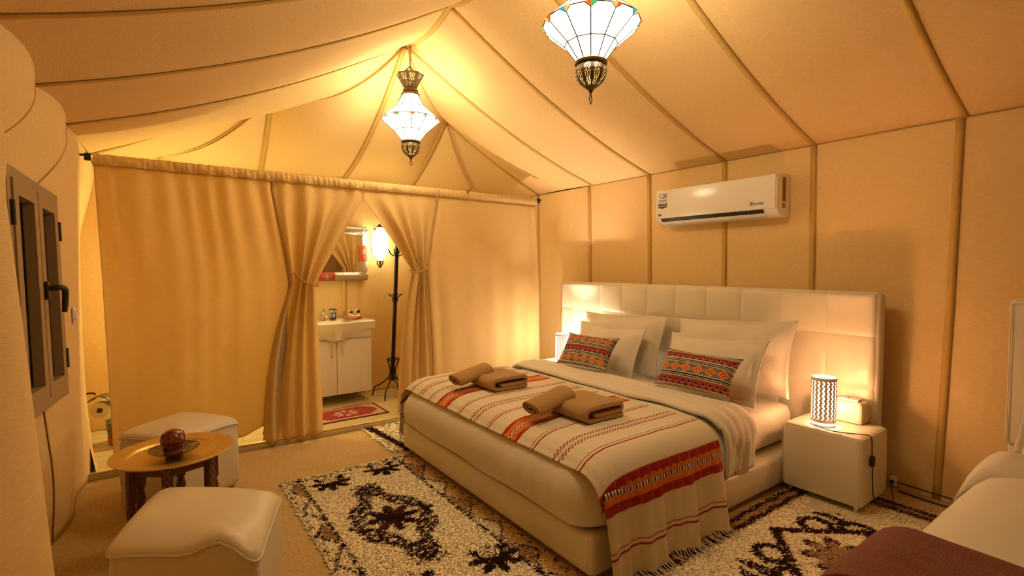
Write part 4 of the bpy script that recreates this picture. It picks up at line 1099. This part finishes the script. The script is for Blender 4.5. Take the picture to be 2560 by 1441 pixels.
box('lever', (.020, .07, .010), (0, -.02, .108), M['chrome'], fa, r=.004, rot=Matrix.Rotation(-.3, 3, 'X'))
def cupcol(z, a):
    if z < .012 or z > .103: return (.015, .03, .10)
    if z > .075: return (.012, .02, .08) if (int(a * 6) + int(z * 150)) % 2 else (.75, .70, .55)
    f = ((a / (2 * PI)) * 6) % 1 - .5; d = math.hypot(f * 2.0, (z - .044) / .030); an = math.atan2((z - .044) / .03, f * 2)
    if d < .25: return (.02, .03, .12)
    return (.78, .74, .60) if d < .62 + .28 * math.cos(5 * an) else (.018, .03, .10)
def cup(x, y, label):
    t = thing('ceramic_cup', (x, y, .8895), 0, label, 'cup')
    pr_ = [(0, 0), (.030, 0), (.031, .002)] + [(.031 + .009 * k / 22, .002 + .108 * k / 22) for k in range(1, 23)] + [(.037, .110), (.029, .012), (0, .010)]
    v_, f_ = lathe_v(pr_, 72); o = mesh('wall', v_, f_, M['ceram'], t, True, False, 50); paint(o.data, [cupcol(p[2], math.atan2(p[1], p[0]) % (2 * PI)) for p in v_])
cup(1.565, 5.44, 'blue and white patterned ceramic cup beside the tap')
cup(1.345, 5.44, 'patterned ceramic cup at the left of the basin, half hidden by the curtain')
sd_ = thing('soap_dish', (1.775, 5.37, .8895), 0, 'orange glazed soap dish standing on the right end of the washbasin', 'soap dish')
lathe('dish', [(0, .0), (.045, 0), (.05, .008), (.075, .022), (.102, .036), (.106, .034), (.08, .016), (.05, .0)], M['orange'], sd_, 32)
for k, dx in enumerate((-.032, .034)):
    so_ = thing('toiletry_bottle', (1.775 + dx, 5.385, .913), .3 * dx / .03, ('left' if dx < 0 else 'right') + ' small white and black toiletry packet in the orange soap dish', 'packet')
    v_, f_ = pillow_v(.052, .075, .030, 0, 12, 12, seed=50 + k, wr_=.2); o = mesh('pouch', v_, f_, M['whitem'], so_); o.rotation_euler = (PI / 2 - .2, 0, 0); o.location = (0, 0, .036)
    box('print_panel', (.038, .004, .022), (0, -.016, .045), M['t_navy'], so_, r=.001)
    box('print_panel', (.034, .004, .014), (.002, -.0165, .062), M['redleather' if dx < 0 else 't_navy'], so_, r=.001)
so2 = thing('soap_bar', (1.775, 5.325, .9085), .1, 'pale soap bar lying across the front of the orange soap dish', 'soap')
softbox('bar', .095, .036, [(.008, 0), (0, .006), (0, .014), (.008, .020)], M['porcelain'], so2, r=.014)
# mirror
mr = thing('wall_mirror', (1.513, 5.47, 1.594), 0, 'mirror in a wide embossed silver frame with red leather insets above the washbasin', 'mirror')
MW, MH, FW = .445, .296, .094
box('glass', (2 * (MW - FW) + .02, .008, 2 * (MH - FW) + .02), (0, .012, 0), M['mirror'], mr, r=0)
box('backing', (2 * MW, .02, 2 * MH), (0, .030, 0), M['wood'], mr, r=.003)
def half_round(a, b, wdt, m, name):
    """half-round moulding from a to b (x,z), with embossed dimples and mitred-looking ends"""
    a, b = Vector((a[0], 0, a[1])), Vector((b[0], 0, b[1])); d = (b - a); L = d.length; d.normalize(); s = Vector((-d.z, 0, d.x)); vs = []; fs = []
    nu, nv = max(8, int(L / .009)), 12
    for j in range(nv + 1):
        th = PI * j / nv
        for i in range(nu + 1):
            e = 0
            if 0 < j < nv: e = .0022 if (i + j) % 2 else -.001
            rr = wdt / 2 + (e if m is M['silver'] else 0)
            p = a + d * (L * i / nu) + s * (math.cos(th) * rr) + Vector((0, -math.sin(th) * rr * .55, 0)); vs.append(tuple(p))
    for j in range(nv):
        for i in range(nu): q = j * (nu + 1) + i; fs.append((q, q + 1, q + nu + 2, q + nu + 1))
    return mesh(name, vs, fs, m, mr, m is not M['silver'])
mx, mz = MW - FW / 2, MH - FW / 2
for sg in (-1, 1):
    for s2 in (-1, 1):
        half_round((s2 * .083, sg * mz), (s2 * (MW - .004), sg * mz), FW - .004, M['silver'], 'frame_section')
        half_round((sg * mx, s2 * .088), (sg * mx, s2 * (MH - FW * .55)), FW - .008, M['silver'], 'frame_section')
        tube('mitre_bead', [(sg * (MW - FW), -.02, s2 * (MH - FW)), (sg * (MW - .01), -.022, s2 * (MH - .01))], .006, M['silver'], mr, 8)
    for hor in (True, False):
        i_ = half_round((-.083, sg * mz), (.083, sg * mz), FW - .006, M['redleather'], 'leather_inset') if hor else half_round((sg * mx, -.088), (sg * mx, .088), FW - .006, M['redleather'], 'leather_inset')
        cx_, cz_ = (0, sg * mz) if hor else (sg * mx, 0); ax, az = (.048, .026) if hor else (.026, .048); mb = MB(); y_ = -.029
        dm = lambda f: [(cx_ + ax * f, y_, cz_), (cx_, y_, cz_ + az * f), (cx_ - ax * f, y_, cz_), (cx_, y_, cz_ - az * f), (cx_ + ax * f, y_, cz_)]
        mb.tube(dm(1), .0026, 5).tube(dm(.6), .0022, 5).tube(dm(.25), .004, 5).tube([(cx_ - ax, y_, cz_), (cx_ + ax, y_, cz_)], .002, 5).tube([(cx_, y_, cz_ - az), (cx_, y_, cz_ + az)], .002, 5)
        mb.build('filigree', M['silver'], i_)
# lantern on the back wall
wlm = thing('wall_lantern', (2.07, 5.385, 1.60), .2, 'lit brass and glass hexagonal lantern on the wash-room wall beside the mirror', 'lantern')
hx = lambda r, z, i: Vector((r * math.cos(PI / 3 * i), r * math.sin(PI / 3 * i), z))
lv = [(.03, .285), (.085, .215), (.105, .185), (.105, .010), (.085, -.010), (.033, -.085)]
lead = MB()
for k in range(len(lv) - 1):
    for i in range(6):
        q = [hx(*lv[k], i), hx(*lv[k], i + 1), hx(*lv[k + 1], i + 1), hx(*lv[k + 1], i)]; cc = sum(q, Vector()) / 4
        mesh('glass_pane', [tuple(cc + (p - cc) * .97) for p in q], [(0, 1, 2, 3)], M['bglass'], wlm, False); lead.tube([q[0], q[3]], .0028, 5).tube([q[0], q[1]], .0028, 5)
for i in range(6): lead.tube([hx(*lv[-1], i), hx(*lv[-1], i + 1)], .003, 5).tube([hx(.105, .185, i).lerp(hx(.105, .185, i + 1), .5), hx(.105, .01, i).lerp(hx(.105, .01, i + 1), .5)], .002, 5)
lead.build('leading', M['brass'], wlm)
lattice('bottom_cap', [(.036, -.085), (.038, -.10), (.036, -.120), (.022, -.145), (.004, -.165)], 48, 14, M['brass'], wlm, 6)
lathe('top_cap', [(.034, .282), (.036, .29), (.02, .305), (.008, .32), (0, .325)], M['brass'], wlm, 20)
box('wall_arm', (.02, .10, .02), (.02, .10, .27), M['brass'], wlm, r=.004, rot=Matrix.Rotation(-.2, 3, 'Z'))
lamp('wash_room_light', (2.07, 5.36, 1.70), *BATH_W, .10)
wl2 = copy_tree(wlm); wl2.location = (.42, 5.385, 1.15); wl2['label'] = 'added brass wall lantern, unseen behind the left curtain to make it glow'  # unseen lantern added to light the left curtain from behind
lamp('wash_room_light', (.42, 5.34, 1.25), 58, BATH_W[1], .10)  # light of the added lantern: curtain glow and the gap at its left edge
# coat rack
ck = thing('coat_rack', (2.10, 5.16, .0445), 0, 'black iron coat stand with curled legs and hooks behind the right curtain', 'coat stand')
TILT = Vector((.047, 0, 1)).normalized()
pt_ = lambda z, x=0, y=0: Vector((x, y, 0)) + TILT * z
tube('pole', [pt_(.17), pt_(1.78)], .021, M['iron'], ck, 14)
for k in range(4):
    a = PI / 2 * k + .85; c_, s_ = math.cos(a), math.sin(a)
    tube('leg', spline([pt_(.40) + Vector((.065 * c_, .065 * s_, 0)), pt_(.36) + Vector((.052 * c_, .052 * s_, 0)), pt_(.28) + Vector((.028 * c_, .028 * s_, 0)), pt_(.20) + Vector((.045 * c_, .045 * s_, 0)), (.12 * c_, .12 * s_, .13), (.19 * c_, .19 * s_, .09), (.215 * c_, .215 * s_, .012), (.225 * c_, .225 * s_, .004)], 6), .007, M['iron'], ck, 8)
    tube('lower_hook', spline([pt_(1.03) + Vector((.022 * c_, .022 * s_, 0)), pt_(1.07) + Vector((.03 * c_, .03 * s_, 0)), pt_(1.10) + Vector((.055 * c_, .055 * s_, 0)), pt_(1.105) + Vector((.075 * c_, .075 * s_, 0))], 6), [.006] * 18 + [.009], M['iron'], ck, 8)
    tube('upper_hook', spline([pt_(1.52) + Vector((.02 * c_, .02 * s_, 0)), pt_(1.55) + Vector((.07 * c_, .07 * s_, 0)), pt_(1.60) + Vector((.095 * c_, .095 * s_, 0))], 6), .006, M['iron'], ck, 8)
for z, r in ((.40, .067), (.19, .05), (1.03, .024)):
    v_, f_ = tube_v([pt_(z) + Vector((r * math.cos(q), r * math.sin(q), 0)) for q in np.linspace(0, 2 * PI, 25)], .006, 6, False); mesh('ring', v_, f_, M['iron'], ck)
# bath mat
bmx = thing('bath_mat', (1.48, 4.77, .0450), math.radians(1), 'red and cream patterned bath mat lying on the pale wash-room floor', 'mat')
def matcol(u, v):
    x, y = (u - .5) * .70, (v - .5) * .42; ex, ey = .35 - abs(x), .21 - abs(y); e = min(ex, ey)
    R_, Cm, Dk = (.27, .026, .020), (.50, .36, .20), (.13, .014, .012)
    if e < .012: return Dk
    if e < .026: return R_
    if e < .055: return Cm if (int(x * 60) + int(y * 60)) % 3 else (.52, .34, .2)
    oct_ = abs(x) + abs(y) * .9
    if oct_ > .33: return Cm if (int(x * 70) + int(y * 90)) % 4 else R_
    d = math.hypot(x, y * 1.2); an = math.atan2(y * 1.2, x)
    if d < .10 + .03 * math.cos(8 * an) and d > .05 + .02 * math.cos(6 * an) and (int(an * 9) + int(d * 80)) % 3: return (.62, .40, .30)
    return R_
o = grid('pile', lambda u, v: ((u - .5) * .70, (v - .5) * .42, .008 + .001 * vnoise(u * 60, v * 40)), 120, 76, M['bathmat'], bmx, colors=matcol); solid(o, .008, -1)
# paper holder and bucket seen past the left end of the curtain
tp = thing('toilet_roll', (-.318, 4.86, .375), math.radians(-20), 'white toilet roll on its holder past the left end of the curtain', 'toilet roll')
def rollv(r, y): return [(r * math.cos(2 * PI * k / 36), y, r * math.sin(2 * PI * k / 36)) for k in range(36)]
vs = rollv(.062, -.05) + rollv(.062, .05) + rollv(.020, .05) + rollv(.020, -.05); fs = []
for j in range(4):
    for i in range(36): k = (i + 1) % 36; j2 = (j + 1) % 4; fs.append((j * 36 + i, j * 36 + k, j2 * 36 + k, j2 * 36 + i))
mesh('paper', vs, fs, M['paper'], tp, True, False, 40)
hl = thing('toilet_roll_holder', (-.40, 4.86, .50), math.radians(-20), 'brass toilet roll holder with a curved flap on the left wash-room wall', 'holder')
tube('rod', [(-.04, 0, 0), (.03, -.0, .004), (.05, -.02, .0)], .007, M['iron'], hl, 8)
fl_ = grid('flap', lambda u, v: (.085 + .085 * math.cos(2.5 - 2.35 * u), -.06 + .12 * v, -.115 + .10 * math.sin(2.5 - 2.35 * u) + .0), 14, 4, M['brass'], hl); solid(fl_, .003)
tube('spindle', [(.085, -.065, -.125), (.085, .065, -.125)], .008, M['iron'], hl, 8)
bk = thing('waste_bucket', (-.20, 5.05, .0445), 0, 'dark bucket with a greenish cloth in it past the left end of the curtain', 'bucket')
lathe('body', [(0, 0), (.095, 0), (.10, .01), (.12, .18), (.124, .185), (.116, .185), (.095, .02), (0, .015)], M['grey'], bk, 28)
lathe('lower_band', [(.100, .012), (.106, .014), (.110, .055), (.104, .058)], M['redleather'], bk, 28, cap=False)
o = grid('cloth', lambda u, v: (.112 * math.sqrt(v) * math.cos(2 * PI * u), .112 * math.sqrt(v) * math.sin(2 * PI * u), .225 - .05 * v + .035 * vnoise(math.cos(2 * PI * u) * 2 * v, math.sin(2 * PI * u) * 2 * v, 3)), 30, 12, M['teal'], bk)

# ================================================================== rugs with a shaggy pile
DK, BRN, CRE, TAN = np.array((.035, .013, .011)), np.array((.105, .038, .022)), np.array((.97, .84, .57)), np.array((.44, .26, .12))
def star8(x, y, R):
    r = np.hypot(x, y); a = np.arctan2(y, x); return r < R * (.42 + .58 * np.abs(np.cos(4 * a + .4)) ** .9)
def rug(name, label, x0, x1, y0, y1, pat, sp, z0, hgt, seed, lean=(.0, .0), edge=.012, group='shaggy cream and brown rugs around the large bed'):
    t = thing(name, ((x0 + x1) / 2, (y0 + y1) / 2, z0), 0, label, 'rug', group); r = np.random.default_rng(seed)
    nx_, ny_ = int((x1 - x0) / .013), int((y1 - y0) / .013); gx_, gy_ = np.meshgrid(np.linspace(x0, x1, nx_ + 1), np.linspace(y0, y1, ny_ + 1)); gx_, gy_ = gx_.ravel(), gy_.ravel()
    gc = pat(gx_ + r.normal(0, .003, len(gx_)), gy_ + r.normal(0, .003, len(gx_)), r, len(gx_))
    o = mesh('backing', [(a, b, z0 + .007) for a, b in zip(gx_, gy_)], [(j * (nx_ + 1) + i, j * (nx_ + 1) + i + 1, (j + 1) * (nx_ + 1) + i + 1, (j + 1) * (nx_ + 1) + i) for j in range(ny_) for i in range(nx_)], M['pile'], t, True, True)
    paint(o.data, gc); solid(o, .006, -1)
    xs, ys = np.meshgrid(np.arange(x0 + .004, x1 - .002, sp), np.arange(y0 + .004, y1 - .002, sp)); xs, ys = xs.ravel(), ys.ravel(); n = len(xs)
    xs = xs + r.normal(0, sp * .33, n); ys = ys + r.normal(0, sp * .33, n)
    qx, qy = xs + r.normal(0, .0032, n), ys + r.normal(0, .0032, n)
    col = pat(qx, qy, r, n); col = col * r.uniform(.86, 1.10, (n, 1))
    a0 = r.uniform(0, 2 * PI, n); w_ = sp * r.uniform(.8, 1.25, n); h = hgt * r.uniform(.6, 1.15, n)
    tipx = xs + lean[0] * h + r.normal(0, sp * 1.3, n); tipy = ys + lean[1] * h + r.normal(0, sp * 1.3, n)
    V = np.zeros((n, 4, 3))
    for k in range(3):
        a = a0 + 2 * PI * k / 3; V[:, k, 0] = xs + w_ * np.cos(a); V[:, k, 1] = ys + w_ * np.sin(a); V[:, k, 2] = z0 + .004
    V[:, 3, 0] = tipx; V[:, 3, 1] = tipy; V[:, 3, 2] = z0 + .006 + h
    base = (np.arange(n) * 4)[:, None]; F = np.concatenate([base + np.array([[0, 1, 3]]), base + np.array([[1, 2, 3]]), base + np.array([[2, 0, 3]])])
    V = V.reshape(-1, 3) - np.array(t.location)
    me = bpy.data.meshes.new('pile'); me.vertices.add(len(V)); me.vertices.foreach_set('co', V.ravel().astype(np.float32))
    me.loops.add(len(F) * 3); me.loops.foreach_set('vertex_index', F.ravel().astype(np.int32)); me.polygons.add(len(F))
    me.polygons.foreach_set('loop_start', np.arange(0, len(F) * 3, 3, dtype=np.int32)); me.polygons.foreach_set('loop_total', np.full(len(F), 3, dtype=np.int32)); me.update(calc_edges=True)
    paint(me, np.repeat(col * np.array(1.0), 4, axis=0)); nr = np.zeros((len(V), 3)); nr[:, :2] = r.normal(0, .22, (len(V), 2)); nr[:, 2] = 1; nr /= np.linalg.norm(nr, axis=1)[:, None]
    po = tag(link('pile', me, M['pile'], t, True), kind='stuff'); me.normals_split_custom_set_from_vertices(nr.tolist())
    return t
def pat_main(x, y, r, n):
    c = np.tile(CRE, (n, 1)); rnd = r.random(n)
    X0, X1, Y0, Y1 = .665, 1.60, 1.50, 3.565
    eL, eR, eF = x - X0, X1 - x, Y1 - y
    # inner border lines, chevrons and tan patches down the two long sides
    for e, wd, k in ((eL, .115, 0), (eR, .14, 1)):
        inb = e < wd
        tri = ((y * 3.1 + k * .4) % 1); apex = .03 + (wd - .035) * np.abs(tri * 2 - 1)
        fill = inb & (e > apex + .012) & (e < wd - .01); c[fill & (((y * 3.1 + k * .4) // 1) % 2 < 1)] = TAN
        c[inb & (np.abs(e - apex) < .0085) & (rnd < .85)] = DK
        c[(np.abs(e - wd) < .009) & (((y * 8) % 1) < .86)] = DK
        if k: m_ = inb & (e < apex); c[m_] = c[m_] * np.array((.80, .66, .52))
        c[(np.abs(e - .02) < .006) & (((y * 11) % 1) < .45)] = DK
    c[(np.abs(eF - .018) < .007) & (((x * 13) % 1) < .80)] = DK
    c[(np.abs(eF - .050) < .007) & (((x * 11 + .3) % 1) < .76)] = DK
    # lozenge ring of scrolls with stepped edge and a star inside
    xc, yc = 1.10, 2.70; u, v = (x - xc), (y - yc); d = np.abs(u) / .265 + np.abs(v) / .52
    wob = .06 * np.sign(np.sin(np.abs(v) * 26)); ring = (d + wob < 1.03) & (d - wob * .5 > .60)
    cell = .066; gx, gy = (u / cell) % 1 - .5, (v / cell) % 1 - .5; rr_ = np.hypot(gx, gy)
    scroll = (rr_ > .22) & (rr_ < .46) | (rr_ < .08)
    solid2 = (rr_ > .20); c[ring & solid2 & (rnd < .86)] = DK; c[ring & ~solid2 & (rnd < .15)] = BRN; c[ring & solid2 & (rnd > .80) & (rnd < .86)] = BRN
    for sg in (1, -1):
        t = v * sg - .47; m_ = (np.abs(u) < .085) & (np.abs(t) < .06); c[m_ & scroll & (rnd < .95)] = DK
    s = star8(u, v * .95, .155); c[s] = DK; q = s & (u * v > .0008) & (rnd < .7); c[q] = BRN
    for sx, sy, R in ((.945, 3.38, .135), (1.315, 3.41, .135), (.94, 2.03, .14), (1.355, 2.03, .14)):
        s = star8(x - sx, y - sy, R); c[s] = DK; hol = s & (y - sy > .01) & (np.abs(x - sx) < .05) & (rnd < .75); c[hol] = CRE
    c[(rnd > .992)] = TAN
    return c
rug('rug', 'long cream and brown shaggy rug with a lozenge along the bed foot', .665, 1.60, 1.50, 3.565, pat_main, .0078, .0, .0075, 3, (-.9, -1.2))
def pat_right(x, y, r, n):
    c = np.tile(CRE, (n, 1)); rnd = r.random(n)
    b = 1.56 - y; stripes = (np.sin(b * 95 + np.sin(x * 30) * .6) > .1)
    m_ = (b > .0) & (b < .11); c[m_] = TAN; c[m_ & stripes & (rnd < .95)] = DK
    b2_ = y - .20; m_ = (b2_ > 0) & (b2_ < .11); c[m_] = TAN
    e = 3.66 - x; m_ = (e < .14); c[m_] = TAN * .9; c[m_ & ((np.abs(e - .03) < .018) | (np.abs(e - .10) < .018)) & (rnd < .85)] = DK
    xc, yc = 2.74, 1.02; u, v = x - xc, y - yc
    s = star8(u, v, .19); c[s] = TAN * (.75 + .3 * rnd[s][:, None]); edge_ = s & ~star8(u, v, .155); c[edge_ & (rnd < .85)] = DK
    d = np.abs(u) / .40 + np.abs(v) / .33; ring = np.abs(d - 1) < .10; c[ring & (rnd < .95)] = DK; c[ring & (rnd < .15)] = BRN
    for hx_, hy_ in ((-.24, .22), (.24, .22), (-.24, -.22), (.24, -.22), (-.36, .06), (.36, .06)):
        dd = np.hypot(u - hx_, v - hy_); an = np.arctan2(v - hy_, u - hx_); k = (np.abs(dd - .075) < .022) & (np.abs(np.angle(np.exp(1j * (an - np.arctan2(hy_, hx_))))) < 2.4); c[k & (rnd < .96)] = DK
    for sx, sy in ((3.12, 1.22), (3.30, .86), (2.30, 1.22)):
        a = np.abs(x - sx) / .11 + np.abs(y - sy) / .10; c[(a < 1) & (np.sin((x - sx) * 70) > -.5) & (rnd < .85)] = DK
    return c
rr2 = rug('rug', 'cream and brown shaggy rug with curled motifs under the near nightstand', 1.75, 3.66, .20, 1.56, pat_right, .0082, .0, .008, 5, (.5, -1.2))
fr = MB()
for k in range(80):
    y = .25 + 1.28 * k / 80; x = 3.655; dx, dy = random.uniform(.03, .10), random.uniform(-.04, .04); fr.tube([(x, y, .012), (x + dx * .5, y + dy * .4, .014 + random.random() * .012), (x + dx, y + dy, .006)], [.003, .0026, .0015], 4)
tag(fr.build('fringe', M['fringe'], rr2, True, True, None), kind='stuff')
def pat_left(x, y, r, n):
    c = np.tile(CRE * 1.08, (n, 1)); rnd = r.random(n); e = x - 1.50 - (4.345 - y) * .10
    c[(e > .02) & (e < .09)] = BRN; k = (e > .02) & (e < .09) & (rnd < .55); c[k] = DK
    c[(np.abs(4.345 - y - .045) < .008) & (((x * 14) % 1) < .5)] = DK
    u, v = x - 1.86, y - 3.98; d = np.abs(np.hypot(u, v * 1.2) - .13); c[(d < .022) & (rnd < .7) & (v > -.05)] = BRN
    return c
def outside(x, y): return x - 1.50 - (4.345 - y) * .10 < 0
_pl = rug('rug', 'pale shaggy rug with a brown edge stripe, at the far side of the large bed', 1.50, 3.30, 3.655, 4.345, pat_left, .010, .0, .012, 9, (-1.2, -.3))
